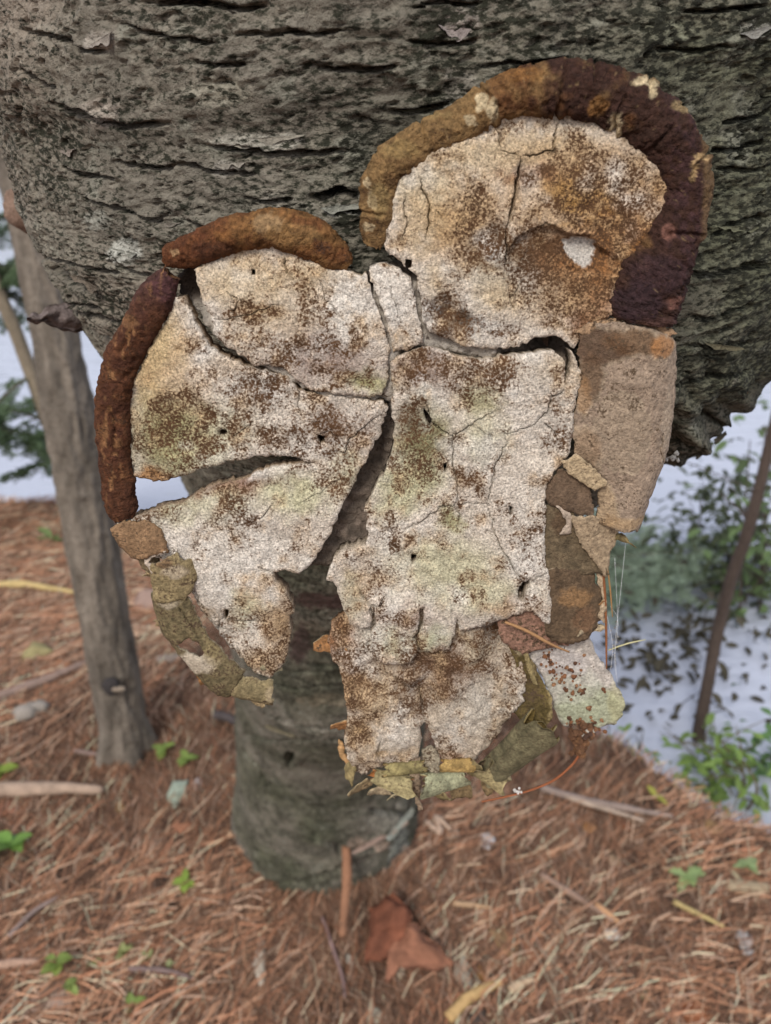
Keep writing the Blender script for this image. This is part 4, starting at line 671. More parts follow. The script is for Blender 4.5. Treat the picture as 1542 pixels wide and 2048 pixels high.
def crumbs(spots, hf, seed, s0=2.0, s1=5.5):
    parts = []; r = random.Random(seed); cc = []
    for x, y, n, sp in spots:
        for k in range(n):
            q = np.array([[r.gauss(x, sp), r.gauss(y, sp)]]); s = r.uniform(s0, s1)*PXM
            v, f = lump(fp(q, hf(q)+s/PXM*.3)[0], s, r.randrange(999), (7, 5), (1, 1, 1), .5); parts.append((v, f)); cc.append(np.tile(np.array(r.choice([(.16, .07, .035), (.22, .10, .05), (.10, .05, .03), (.28, .15, .08)])), (len(v), 1)))
    V_, F_ = join(parts); return V_, F_, np.vstack(cc)
V_, F_, C_ = crumbs([(1095, 1325, 14, 10), (1140, 1365, 26, 12), (1110, 1352, 10, 9), (1160, 1405, 16, 10), (1122, 1385, 7, 8), (1184, 1440, 4, 5), (1215, 1400, 4, 5), (1170, 1330, 3, 14), (1150, 1475, 16, 14), (1195, 1478, 16, 14)], hfl, 5)
o = mesh('dirt_crumbs', V_, F_, M['core'], fungus, False, C_, .3); o['kind'] = 'stuff'

# ================================================================== small things caught on the fungus and the trunk
def fpt(x, y, h): return fp(np.array([[x, y]]), np.array([h]))[0]
stk = empty('dead_leaf_stalk', fpt(1165, 1510, -40), 'thin red dead leaf stalk dangling from a crumbly dirt clump below the pale flap', 'stalk')
V_, F_ = tube([fpt(1166, 1532, -40), fpt(1150, 1552, -38), fpt(1112, 1582, -36), (fpt(1060, 1602, -34)), fpt(1010, 1612, -30), fpt(966, 1620, -28)], [3.6*PXM, 3.2*PXM, 3*PXM, 2.6*PXM, 2.4*PXM], 8, .1, 300)
mesh('stem', V_, F_, M['wood'], stk, True, flat(len(V_), (.26, .09, .04)), .2)
parts = []; cc = []; r = random.Random(11)
for k in range(80):
    t = k/79; x = 1186-22*t+r.gauss(0, 8+4*math.sin(t*6)); y = 1474+58*t+r.gauss(0, 5); s = r.uniform(4, 10)*PXM
    v, f = lump(fpt(x, y, -44+r.gauss(0, 7)), s, k, (8, 6), (1, 1, 1), .55); parts.append((v, f)); cc.append(np.tile(np.array(r.choice([(.13, .065, .035), (.20, .10, .055), (.09, .05, .035), (.5, .46, .4)] if t < .35 else [(.13, .065, .035), (.18, .09, .045)])), (len(v), 1)))
V_, F_ = join(parts); o = mesh('dirt_clump', V_, F_, M['core'], stk, False, np.vstack(cc), .35)
parts = [lump(fpt(1040+r.gauss(0, 4), 1602+r.gauss(0, 4), -32+r.gauss(0, 3)), 3.2*PXM, 60+k, (7, 5), (1, 1, 1), .5) for k in range(9)]
V_, F_ = join(parts); mesh('fluff', V_, F_, M['skin'], stk, False, flat(len(V_), (.66, .63, .6)), .05)
def needle(pts, r_, col, label, grp=None):
    A = [fpt(*p_) for p_ in pts]; V_, F_ = tube(A, [r_*PXM*.8, r_*PXM, r_*PXM*.9, r_*PXM*.5], 7, .08, 300)
    o = mesh('pine_needle', V_, F_, M['wood'], None, True, flat(len(V_), col), .12, origin=A[0]); tag(o, label, 'needle', grp); return o
needle([(1206, 1120, -4), (1212, 1200, -8), (1215, 1270, -12), (1216, 1345, -14)], 3.2, (.24, .095, .04), 'long rust red pine needle hanging straight down beside the dark scale')
needle([(1214, 1126, -2), (1221, 1180, -3), (1226, 1236, -4)], 2.0, (.34, .19, .08), 'short orange pine needle tip lying against the long red needle')
needle([(1008, 1236, 16), (1050, 1252, 20), (1100, 1280, 18), (1136, 1298, 12)], 4.0, (.34, .19, .09), 'orange brown pine needle lying across the notch above the pale flap')
needle([(1230, 1330, -60), (1270, 1322, -70), (1312, 1318, -80)], 2.2, (.5, .47, .27), 'pale straw coloured needle sticking out behind the silk threads')
def thread(pts, r_, label):
    A = [fpt(*p_) for p_ in pts]; V_, F_ = tube(A, [r_*PXM, r_*PXM], 5)
    tag(mesh('spider_thread', V_, F_, M['silk'], None, True, origin=A[0]), label, 'thread', 'silk threads beside the hanging needle')
m = bpy.data.materials.new('silk'); m.use_nodes = True; m.node_tree.nodes['Principled BSDF'].inputs['Base Color'].default_value = (.75, .77, .8, 1); m.node_tree.nodes['Principled BSDF'].inputs['Roughness'].default_value = .35
M['silk'] = m
LT = 'fine pale silk thread stretched down beside the long red pine needle'
thread([(1258, 1080, -20), (1246, 1200, -22), (1236, 1300, -24), (1240, 1372, -30)], .34, 'longest silk thread, strung from under the tan cap skin to the pale flap'); thread([(1232, 1120, -10), (1240, 1260, -20), (1234, 1330, -22), (1242, 1380, -30)], .3, 'silk thread starting beside the top of the long red needle')
thread([(1222, 1216, -8), (1238, 1240, -18), (1242, 1262, -20)], .3, 'short slanting silk thread tying the needle to the longer threads'); thread([(1214, 1225, -8), (1230, 1300, -22), (1228, 1356, -30)], .36, 'silk thread running close along the lower half of the red needle')
parts = [lump(fpt(1232+r.gauss(0, 5), 1255+k*6, -24), r.uniform(1.2, 2.6)*PXM, k, (6, 4), (1, 1, 1), .5) for k in range(16)]
V_, F_ = join(parts); tag(mesh('silk_debris', V_, F_, M['core'], None, False, flat(len(V_), (.3, .28, .26)), .2, origin=fpt(1232, 1255, -24)), 'grey specks of debris caught in the silk threads', 'debris')
# lichen covered twig tip behind the right edge of the fungus
tw = empty('dead_twig', fpt(1330, 960, -90), 'tiny crusty dead twig sticking out past the tan cap skin', 'twig')
V_, F_ = tube([fpt(1300, 985, -90), fpt(1328, 968, -95), fpt(1352, 956, -100), fpt(1378, 947, -105), fpt(1390, 938, -105)], [3*PXM, 2.6*PXM, 2.2*PXM, 2*PXM], 7, .3, 500)
mesh('stem', V_, F_, M['wood'], tw, True, flat(len(V_), (.16, .14, .13)), .3)
parts = [lump(fpt(x, y, -100), s*PXM, k, (7, 5), (1, 1, 1), .6) for k, (x, y, s) in enumerate([(1324, 974, 5), (1344, 960, 5), (1352, 952, 4), (1378, 950, 7), (1386, 940, 6), (1388, 954, 5), (1365, 953, 4), (1310, 982, 4)])]
V_, F_ = join(parts); mesh('lichen', V_, F_, M['wood'], tw, False, flat(len(V_), (.22, .21, .2)), .3)

# -------- loose bark on the birch trunk (parts of the tree): curled flakes standing off the bark
vis = np.where(front)[0]; tpx2 = proj(TV[vis])
def on_trunk(x, y):
    i = vis[np.argmin(((tpx2-np.array([x, y]))**2).sum(1)+0*vis)]; return TV[i], TN[i]
def bark_flake(x, y, dx, dy, wd, lift, col, seed, curlr=1.2):
    p_, n_ = on_trunk(x, y); d = np.linalg.norm(p_-CC)/FPX; up = CU-n_*(CU@n_); up /= np.linalg.norm(up); rt = np.cross(n_, up); rt = rt if rt@CR > 0 else -rt
    L_ = rt*dx-up*dy; ln = math.hypot(dx, dy); L_ = L_/np.linalg.norm(L_); W_ = np.cross(n_, L_); W_ = W_ if W_@up > 0 else -W_
    nu, nv = 22, 10; u_, v_ = np.meshgrid(np.linspace(0, 1, nu), np.linspace(0, 1, nv)); rg = np.random.default_rng(seed); o_ = rg.uniform(0, 99)
    wv = (.5+.5*fbm(np.stack([u_*4+o_, v_*0], -1), 2, seed))*np.clip(np.minimum(u_, 1-u_)*6, .15, 1); ang = v_*curlr
    a = (u_-.5)*ln; b_ = -wd*wv*np.sin(ang)/curlr*1.1; c_ = lift*(1-np.cos(ang))*1.6+lift*.3*fbm(np.stack([u_*3+o_, v_*2], -1), 2, seed+1)*v_
    top = p_+d*(a[..., None]*L_+b_[..., None]*W_+(c_+1.5)[..., None]*n_); th_ = d*2.2
    A = np.concatenate([top.reshape(-1, 3), (top-n_*th_).reshape(-1, 3)]); n = nu*nv; f1 = grid_faces(nv, nu, False)
    bl = np.array(list(range(nu))+[q*nu+nu-1 for q in range(1, nv)]+[(nv-1)*nu+q for q in range(nu-2, -1, -1)]+[q*nu for q in range(nv-2, 0, -1)]); b2_ = np.roll(bl, -1)
    mesh('bark_flake', A, np.vstack([f1, f1[:, ::-1]+n, np.stack([bl, b2_, b2_+n, bl+n], -1)]), M['bark'], birch, col=np.clip(np.tile(np.array(col), (len(A), 1))*(1+.3*fbm(A*120, 3, seed)[:, None]), .01, .8), spk=.38)
for k, a in enumerate([(520, 276, 170, 10, 26, 7, (.36, .33, .27)), (205, 232, 80, 14, 22, 8, (.34, .29, .24)), (205, 78, 60, -6, 26, 9, (.34, .30, .26)), (455, 328, 60, 6, 22, 7, (.36, .33, .28)), (245, 500, 60, 24, 34, 9, (.36, .36, .31)), (135, 300, 40, 10, 22, 9, (.32, .27, .23)), (690, 412, 90, -4, 22, 8, (.33, .33, .28)), (170, 560, 60, 46, 24, 12, (.22, .18, .14)),
                       (915, 50, 56, 8, 40, 10, (.34, .29, .27)), (1518, 55, 70, -30, 30, 10, (.30, .29, .26)), (1475, 450, 90, -16, 22, 8, (.20, .20, .13)), (1450, 690, 110, -6, 20, 8, (.17, .15, .09)), (1490, 786, 46, 12, 10, 10, (.40, .14, .05)), (1400, 905, 90, -26, 22, 10, (.15, .12, .075)), (1440, 870, 60, -30, 30, 12, (.13, .11, .07)), (60, 450, 40, 40, 26, 10, (.28, .22, .18)), (330, 445, 70, 12, 18, 7, (.27, .24, .2)), (1180, 182, 110, -8, 20, 7, (.19, .20, .13)), (840, 215, 100, -6, 20, 7, (.2, .2, .14)), (400, 120, 90, 6, 22, 7, (.27, .23, .18)),
                       (760, 1672, 110, -50, 26, 10, (.42, .30, .24)), (645, 1842, 60, 10, 16, 10, (.4, .36, .31)), (560, 1460, 90, 6, 14, 8, (.2, .17, .11)), (800, 1650, 40, -60, 30, 12, (.36, .38, .33))]): bark_flake(a[0], a[1], a[2], a[3], a[4]*.8, a[5]*.45, tuple(v*.72 for v in a[6]), seed=400+k)
# the strip of bark that juts from the left edge of the trunk, and a knob higher up
nu, nv = 26, 10; u_, v_ = np.meshgrid(np.linspace(0, 1, nu), np.linspace(0, 1, nv), indexing='ij'); sx = 175-122*u_; w2_ = (20+9*np.sin(u_*5)+7*fbm(np.stack([u_*5, u_*0], -1), 2, 9))*(1-.55*u_**4)
sy = 640-8*np.sin(u_*3)+(v_-.5)*2*w2_+5*vn(np.stack([u_*9, v_*2], -1), 4); C_ = P(sx, sy, .395-.025*u_-.006*np.cos((v_-.5)*3)+.003*vn(np.stack([u_*6, v_*4], -1), 5)); V0 = C_.reshape(-1, 3); f1 = grid_faces(nu, nv, False); n = len(V0)
bl = np.array(list(range(nv))+[q*nv+nv-1 for q in range(1, nu)]+[(nu-1)*nv+q for q in range(nv-2, -1, -1)]+[q*nv for q in range(nu-2, 0, -1)]); b2_ = np.roll(bl, -1); V_ = np.vstack([V0, V0+CV*.004])
mesh('bark_strip', V_, np.vstack([f1, f1[:, ::-1]+n, np.stack([bl, b2_, b2_+n, bl+n], -1)]), M['bark'], birch, True, flat(len(V_), (.20, .16, .15))*(1+.4*fbm(V_*150, 3, 6)[:, None]), .4)
V_, F_ = lump(P(45, 425, .43), .010, 5, (14, 10), (1.1, 1, 1.1), .4); mesh('knob', V_, F_, M['bark'], birch, True, flat(len(V_), (.24, .16, .12)), .35)
V_, F_ = tube([P(692, 1690, 1.40), P(694, 1750, 1.39), P(690, 1810, 1.37), P(684, 1870, 1.33)], [.008, .009, .008, .006], 8, .35, 60); mesh('bark_strip', V_, F_, M['wood'], birch, True, flat(len(V_), (.26, .13, .075)), .45)
print('details done')

# ================================================================== forest floor litter
def PY(x, y, Y):
    r = ray(x, y); return CC+r*(np.asarray(Y, float)/r[..., 1])[..., None]
def gz1(x, y): return float(ground_h(np.array([x]), np.array([y]))[0])
def GP(x, y, up=0.0):
    q = G(np.array(float(x)), np.array(float(y)))
    for _ in range(4): q = G(np.array(float(x)), np.array(float(y)), gz1(q[0], q[1]))
    return q+np.array([0, 0, up])
rg = np.random.default_rng(21); NN = 125000
px_ = rg.uniform(-2.6, 1.9, NN); py_ = .3+3.1*rg.random(NN)**1.25
ed = np.interp(px_, EDGE[:, 0], EDGE[:, 1]); keep = (ed-py_ > -.10) & (np.hypot(px_+.133, py_-1.228) > .18); px_, py_ = px_[keep], py_[keep]; NN = len(px_)
pp = np.stack([px_, py_], -1); tuft = fbm(pp*6, 3, 501)
ang = rg.uniform(0, math.pi, NN)*.75+1.3*fbm(pp*2.2, 2, 502)+.4; ln = rg.uniform(.045, .105, NN); bend = rg.normal(0, .22, NN); wd = rg.uniform(.0006, .0012, NN)
lift = np.clip(.002+.010*rg.random(NN)+.016*np.clip(tuft, 0, 1)*rg.random(NN), 0, .05); tilt = rg.normal(0, .10, NN)
sg = np.linspace(-.5, .5, 3); NV = []
d0 = np.stack([np.cos(ang), np.sin(ang)], -1); n0_ = np.stack([-d0[:, 1], d0[:, 0]], -1)
g0 = ground_h(px_, py_)
for s_ in sg:
    cxy = pp+d0*(s_*ln)[:, None]+n0_*(bend*ln*(s_*s_-.08)*1.6)[:, None]
    z = g0+lift+tilt*ln*s_-.010*s_*s_*ln/.07
    for sd_ in (-1, 1): NV.append(np.concatenate([cxy+n0_*(wd*sd_)[:, None]*(1-.5*abs(s_)), (z+wd*sd_*.6)[:, None]], 1))
NV = np.stack(NV, 1); nf = np.arange(NN)[:, None, None]*6+np.array([[0, 1, 3, 2], [2, 3, 5, 4]])[None]
pal = np.array([(.27, .150, .085), (.20, .105, .06), (.32, .19, .115), (.12, .068, .042), (.46, .33, .22), (.25, .125, .07), (.30, .215, .15), (.07, .04, .026), (.09, .055, .035)])
nc = pal[rg.integers(0, len(pal), NN)]*np.array([1.50, 1.43, 1.48])*(1+.25*tuft+.15*rg.normal(0, 1, NN))[:, None]
tag(mesh('fallen_needles', NV.reshape(-1, 3), nf.reshape(-1, 4), M['litter'], None, False, np.clip(np.repeat(nc, 6, 0), .02, .6), origin=(0, 1, 0)), 'carpet of dry rusty pine needles over the forest floor', 'needles', kind='stuff')

# -------- sticks, chips, stones and leaves lying on the floor
def stick(pts, rpx, col, label, cat='stick', name='fallen_stick', seed=0, up=.006, spk=.3):
    A = [GP(x, y, up+.004) for x, y in pts]; d = np.linalg.norm(A[0]-CC)/FPX
    V_, F_ = tube(A, [rpx*d*.9, rpx*d, rpx*d*.8, rpx*d*.55], 9, .3, 45, seed)
    nz_ = fbm(V_*70, 3, seed)[:, None]; tag(mesh(name, V_, F_, M['wood'], None, True, np.clip(flat(len(V_), col)*(1+.35*nz_), .01, .8), spk, origin=A[0]), label, cat)
stick([(-40, 1592), (60, 1590), (130, 1588), (205, 1592)], 13, (.33, .24, .18), 'thick pale fallen branch lying left of the small grey tree', 'branch', 'fallen_branch', 1, .014)
stick([(-40, 1412), (60, 1378), (130, 1350), (186, 1326)], 9, (.24, .17, .14), 'long dark slanting stick ending behind the small grey tree', seed=2)
stick([(-40, 1178), (40, 1174), (90, 1180), (150, 1190)], 7, (.44, .33, .15), 'straw yellow stick lying behind the small grey tree', seed=3)
stick([(150, 1508), (210, 1518), (270, 1530)], 4, (.2, .14, .12), 'thin dark twig at the foot of the small grey tree', seed=4)
stick([(1080, 1582), (1160, 1605), (1260, 1625), (1345, 1640)], 7, (.26, .20, .17), 'long grey weathered stick near the bank edge', seed=5)
stick([(1130, 1600), (1200, 1622), (1285, 1648)], 5, (.36, .28, .22), 'paler grey stick alongside the long weathered stick', seed=6)
stick([(1080, 1755), (1150, 1800), (1225, 1848)], 6, (.24, .16, .12), 'dark slanting stick in the needles below the fungus', seed=7)
stick([(1190, 1815), (1215, 1835), (1235, 1850)], 6, (.42, .24, .13), 'short tan splinter at the end of the dark slanting stick', seed=8)
stick([(1345, 1810), (1400, 1838), (1445, 1860)], 5, (.38, .29, .13), 'thin yellowish stick on the bare needle slope', seed=9)
stick([(895, 2048), (930, 2012), (965, 1990), (1000, 1975)], 11, (.44, .29, .13), 'knobbly yellow brown broken branch in the foreground litter', 'branch', 'fallen_branch', 10, .01)
stick([(1018, 1988), (1040, 1976), (1066, 1966)], 8, (.45, .33, .22), 'short pale broken wood piece beside the yellow branch', seed=11)
stick([(850, 1650), (880, 1672), (870, 1640), (900, 1665)], 6, (.44, .32, .24), 'short pale splinter lying right of the birch trunk', seed=12)
stick([(645, 1840), (665, 1900), (685, 1960), (690, 2000)], 4, (.2, .13, .12), 'thin dark twig running from the foot of the birch trunk', seed=13)
stick([(260, 1945), (330, 1948), (390, 1965)], 5, (.17, .12, .11), 'dark twig beside the tiny pale sprouts', seed=14)
stick([(20, 1880), (70, 1830), (120, 1800)], 4, (.24, .18, .16), 'thin grey twig in the open needle litter', seed=15)
stick([(0, 1938), (40, 1932), (80, 1930)], 7, (.34, .22, .16), 'blunt brown stick end next to the tall green sprout', seed=16)
stick([(905, 1814), (950, 1818), (980, 1822)], 5, (.38, .25, .15), 'brown splinter beside the dark hollow in the litter', seed=17)
stick([(430, 1445), (455, 1450), (478, 1462), (490, 1470)], 9, (.06, .05, .05), 'stubby dark stick leaning on the birch trunk', seed=18, up=.02)
stick([(610, 1370), (620, 1395), (640, 1420)], 2, (.2, .14, .1), 'hair thin twig behind the fungus gap', seed=19)
rr_ = random.Random(31)
COLW = ['pale', 'tan', 'brown', 'reddish']
def chip(x, y, wpx, hpx, ang_, col, label, cat, name, seed, up=.006, th=.18, mat='wood'):
    c_ = GP(x, y, up); d = np.linalg.norm(c_-CC)/FPX; n = 14; t = np.linspace(0, 2*math.pi, n, endpoint=False)
    r1 = 1+.75*fbm(np.stack([np.cos(t)*1.6+seed, np.sin(t)*1.3], -1), 2, seed); a = np.cos(t)*wpx*.5*d*r1; b_ = np.sin(t)*hpx*.8*d*r1
    ca, sa = math.cos(ang_), math.sin(ang_); X_ = a*ca-b_*sa; Y_ = a*sa+b_*ca; hh = max(wpx, hpx)*d*th
    rows = []
    for f, z in ((1.0, -.2), (1.04, .25), (.9, .6), (.6, .85), (.2, 1.0)):
        rows.append(c_+np.stack([X_*f, Y_*f, hh*(z+.25*fbm(np.stack([X_*f, Y_*f], -1)/(d*12)+seed, 2, seed))], -1))
    V_ = np.vstack(rows); F_ = [tuple(q) for q in grid_faces(5, n)]+[tuple(range(4*n, 5*n)), tuple(range(n-1, -1, -1))]
    tag(mesh(name, V_, F_, M[mat], None, True, np.clip(flat(len(V_), col)*(1+.2*fbm(V_*90, 3, seed)[:, None]), .01, .8), .18, origin=c_), label, cat)
for k, a in enumerate([(522, 1925, 26, 62, .2, (.55, .47, .38), 'upright white wood chip in the litter before the birch foot', 'wood chip', 'wood_chip'), (1106, 1915, 28, 66, -.2, (.50, .40, .29), 'long cream wood chip in the foreground litter', 'wood chip', 'wood_chip'), (926, 1950, 26, 50, .2, (.46, .42, .34), 'grey white oval wood chip near the red bark chunk', 'wood chip', 'wood_chip'),
                       (1230, 1872, 34, 22, -.5, (.58, .54, .48), 'small bright white chip beside the tan splinter', 'wood chip', 'wood_chip'), (974, 1684, 26, 20, 0, (.62, .62, .64), 'round white fragment in the litter under the fungus', 'fragment', 'pale_fragment'), (1492, 1885, 34, 30, 0, (.46, .42, .40), 'pale pinkish fragment on the right hand slope', 'fragment', 'pale_fragment'),
                       (75, 1311, 56, 40, 0, (.36, .31, .15), 'rounded mustard yellow stone behind the small grey tree', 'stone', 'stone'), (66, 1425, 70, 30, .2, (.36, .32, .28), 'low whitish stone in front of the slanting stick', 'stone', 'stone'), (957, 2038, 34, 26, 0, (.09, .07, .06), 'small dark round stone beside the yellow broken branch', 'stone', 'stone'),
                       (1015, 1885, 44, 48, .5, (.34, .22, .12), 'curled tan dead leaf by the dark hollow', 'leaf', 'dead_leaf'), (1060, 1905, 26, 40, .3, (.36, .17, .10), 'reddish brown dead leaf next to the curled tan leaf', 'leaf', 'dead_leaf'), (1392, 2028, 60, 36, .2, (.30, .11, .05), 'dark red dead leaf at the foot of the slope', 'leaf', 'dead_leaf'), (197, 1525, 22, 14, .2, (.45, .17, .06), 'small orange leaf scrap before the small grey tree', 'leaf', 'dead_leaf'),
                       (365, 1655, 40, 16, .1, (.42, .19, .11), 'salmon coloured leaf scrap below the mint lichen flake', 'leaf', 'dead_leaf'), (240, 1618, 22, 18, 0, (.42, .26, .12), 'small tan scrap near the thick pale branch', 'scrap', 'leaf_scrap'), (100, 1995, 90, 34, .15, (.38, .26, .20), 'broad pinkish slab of old bark in the foreground', 'bark', 'bark_slab'), (20, 1620, 40, 30, 0, (.36, .17, .11), 'pinkish leaf scrap under the thick pale branch', 'leaf', 'dead_leaf'),
                       (905, 1668, 30, 20, .4, (.44, .34, .26), 'cream chip right of the leaning trunk base', 'wood chip', 'wood_chip'), (800, 1935, 24, 26, .3, (.48, .38, .28), 'pale chip between the bark strip and the red chunk', 'wood chip', 'wood_chip'), (700, 1925, 14, 24, .2, (.5, .45, .38), 'tiny white chip on the dark twig', 'wood chip', 'wood_chip'), (745, 2030, 30, 26, .2, (.44, .40, .31), 'greyish chip at the front of the litter', 'wood chip', 'wood_chip'), (1055, 1918, 28, 20, .5, (.46, .33, .22), 'peach coloured chip beside the cream chip', 'wood chip', 'wood_chip'),
                       (965, 1955, 20, 26, .2, (.46, .24, .09), 'orange scrap between chips in the foreground', 'scrap', 'leaf_scrap'), (1180, 1655, 26, 20, 0, (.44, .22, .09), 'orange leaf scrap under the grey weathered sticks', 'scrap', 'leaf_scrap'), (1245, 1650, 22, 18, 0, (.36, .14, .07), 'rust red leaf scrap under the grey weathered sticks', 'scrap', 'leaf_scrap'), (1420, 1660, 40, 20, 0, (.42, .26, .12), 'yellow brown leaf on the crest of the slope', 'leaf', 'dead_leaf'), (1365, 1655, 40, 18, -.2, (.38, .27, .19), 'flat tan chip on the crest of the slope', 'wood chip', 'wood_chip'),
                       (355, 1592, 36, 46, .1, (.38, .44, .35), 'mint green lichen flake in the needles', 'lichen', 'lichen_flake'), (395, 1568, 26, 22, 0, (.44, .38, .36), 'pinkish grey scrap beside the mint lichen flake', 'scrap', 'leaf_scrap'), (125, 1330, 60, 22, -.3, (.36, .17, .09), 'long orange leaf scrap behind the yellow stone', 'leaf', 'dead_leaf'), (340, 1320, 50, 22, .1, (.30, .24, .2), 'grey bark scrap behind the olive rim', 'bark', 'bark_slab'), (300, 1200, 70, 44, .1, (.44, .30, .24), 'pinkish dead leaf behind the lower left lobe', 'leaf', 'dead_leaf'), (285, 1120, 60, 50, .3, (.42, .26, .16), 'broad tan dead leaf beyond the lower left lobe', 'leaf', 'dead_leaf'),
                       (1500, 1780, 80, 18, -.1, (.44, .34, .22), 'long pale chip beside the green sprout on the slope', 'wood chip', 'wood_chip'), (1490, 1775, 16, 40, .2, (.46, .38, .24), 'thin upright pale chip on the slope', 'wood chip', 'wood_chip'), (1290, 1990, 20, 16, 0, (.44, .36, .2), 'small yellow scrap near the dark red leaf', 'scrap', 'leaf_scrap'), (1230, 1725, 30, 22, 0, (.36, .24, .15), 'small tan bark scrap mid slope', 'bark', 'bark_slab'), (60, 1310, 8, 8, 0, (.3, .25, .1), '', '', '')]):
    if a[6]: chip(a[0], a[1], a[2]*.85, a[3]*.85, a[4], tuple(v*.72 for v in a[5]), *a[6:], up=.002, seed=520+k, th=.32 if a[8] == 'stone' else .12)
# folded red-brown chunk of bark at the foot of the trunk
rb = empty('bark_chunk', GP(790, 1900), 'large folded red brown piece of bark below the birch foot', 'bark')
def sheet3(C_, nu, nv, th_=.003):
    V0 = np.asarray(C_).reshape(-1, 3); n = len(V0); f1 = grid_faces(nu, nv, False); V_ = np.vstack([V0, V0-np.array([0, 0, th_])])
    bl = np.array(list(range(nv))+[q*nv+nv-1 for q in range(1, nu)]+[(nu-1)*nv+q for q in range(nv-2, -1, -1)]+[q*nv for q in range(nu-2, 0, -1)]); b2_ = np.roll(bl, -1)
    return V_, np.vstack([f1, f1[:, ::-1]+n, np.stack([bl, b2_, b2_+n, bl+n], -1)])
def quad3(a, b_, c_, d, bulge, seed, nu=16, nv=14):
    u_, v_ = np.meshgrid(np.linspace(0, 1, nu), np.linspace(0, 1, nv), indexing='ij'); u_ = u_[..., None]; v_ = v_[..., None]
    Q = (1-u_)*(1-v_)*a+u_*(1-v_)*b_+u_*v_*c_+(1-u_)*v_*d; Q = Q+np.array([0, 0, 1])*bulge*np.sin(u_*math.pi)*np.sin(v_*math.pi)
    Q = Q+.016*np.stack([fbm(Q[..., :]*40, 2, seed), fbm(Q*40, 2, seed+1), fbm(Q*40, 2, seed+2)], -1); return sheet3(Q, nu, nv)
V_, F_ = quad3(GP(742, 1832, .03), GP(790, 1835, .07), GP(838, 1895, .05), GP(735, 1940, .012), .03, 1); mesh('fold', V_, F_, M['wood'], rb, True, flat(len(V_), (.15, .056, .032))*(1+.6*fbm(V_*60, 3, 3)[:, None]), .3)
V_, F_ = quad3(GP(800, 1890, .05), GP(835, 1888, .05), GP(895, 1940, .012), GP(770, 1965, .012), .02, 5); mesh('fold', V_, F_, M['wood'], rb, True, flat(len(V_), (.21, .095, .058))*(1+.6*fbm(V_*60, 3, 4)[:, None]), .25)

# -------- green seedlings: every leaf a part
def leafmesh(c_, d, n_, ln_, wd_, curl_=.25, lob=0):
    d = d/np.linalg.norm(d); s_ = np.cross(n_, d); s_ /= np.linalg.norm(s_)+1e-9; n_ = np.cross(d, s_); rows = []
    ts = np.linspace(0, 1, 8)
    for t in ts:
        wv = wd_*.5*math.sin(math.pi*min(1, t*.94+.04))**.8*(1+(.35*math.sin(t*19) if lob else 0))
        cc_ = c_+d*(t*ln_)+n_*(-curl_*ln_*t*t)
        for q in (-1, -.5, 0, .5, 1): rows.append(cc_+s_*(q*wv)+n_*(abs(q)*wv*.3))
    V_ = np.array(rows); return V_, grid_faces(8, 5, False)
def seedling(x, y, hpx, nl, szpx, col, label, seed, lob=0):
    b0 = GP(x, y); d = np.linalg.norm(b0-CC)/FPX; r = random.Random(seed); root = empty('seedling', b0, label, 'seedling', 'green seedlings in the needle litter'); top = b0+np.array([r.gauss(0, .2)*hpx*d, r.gauss(0, .2)*hpx*d, hpx*d*.9])
    V_, F_ = tube([b0-np.array([0, 0, .01]), (b0+top)/2+np.array([.1*hpx*d, 0, 0]), top], [.0016, .0011, .0008], 6); mesh('stem', V_, F_, M['leaf'], root, True, flat(len(V_), (.2, .2, .06)))
    for k in range(nl):
        a = k*2.4+r.uniform(-.9, .9); e = r.uniform(-.1, .9); dd = np.array([math.cos(a)*math.cos(e), math.sin(a)*math.cos(e)*.9, math.sin(e)]); at = b0+(top-b0)*r.uniform(.55, 1)
        V_, F_ = leafmesh(at, dd, np.array([0, 0, 1.]), szpx*.8*d*r.uniform(.6, 1.15), szpx*.8*d*r.uniform(.4, .7), .3, lob); f_ = r.uniform(.8, 1.2)
        mesh('leaf', V_, F_, M['leaf'], root, True, np.clip(flat(len(V_), col)*f_, 0, .8))
LG = (.25, .35, .09)
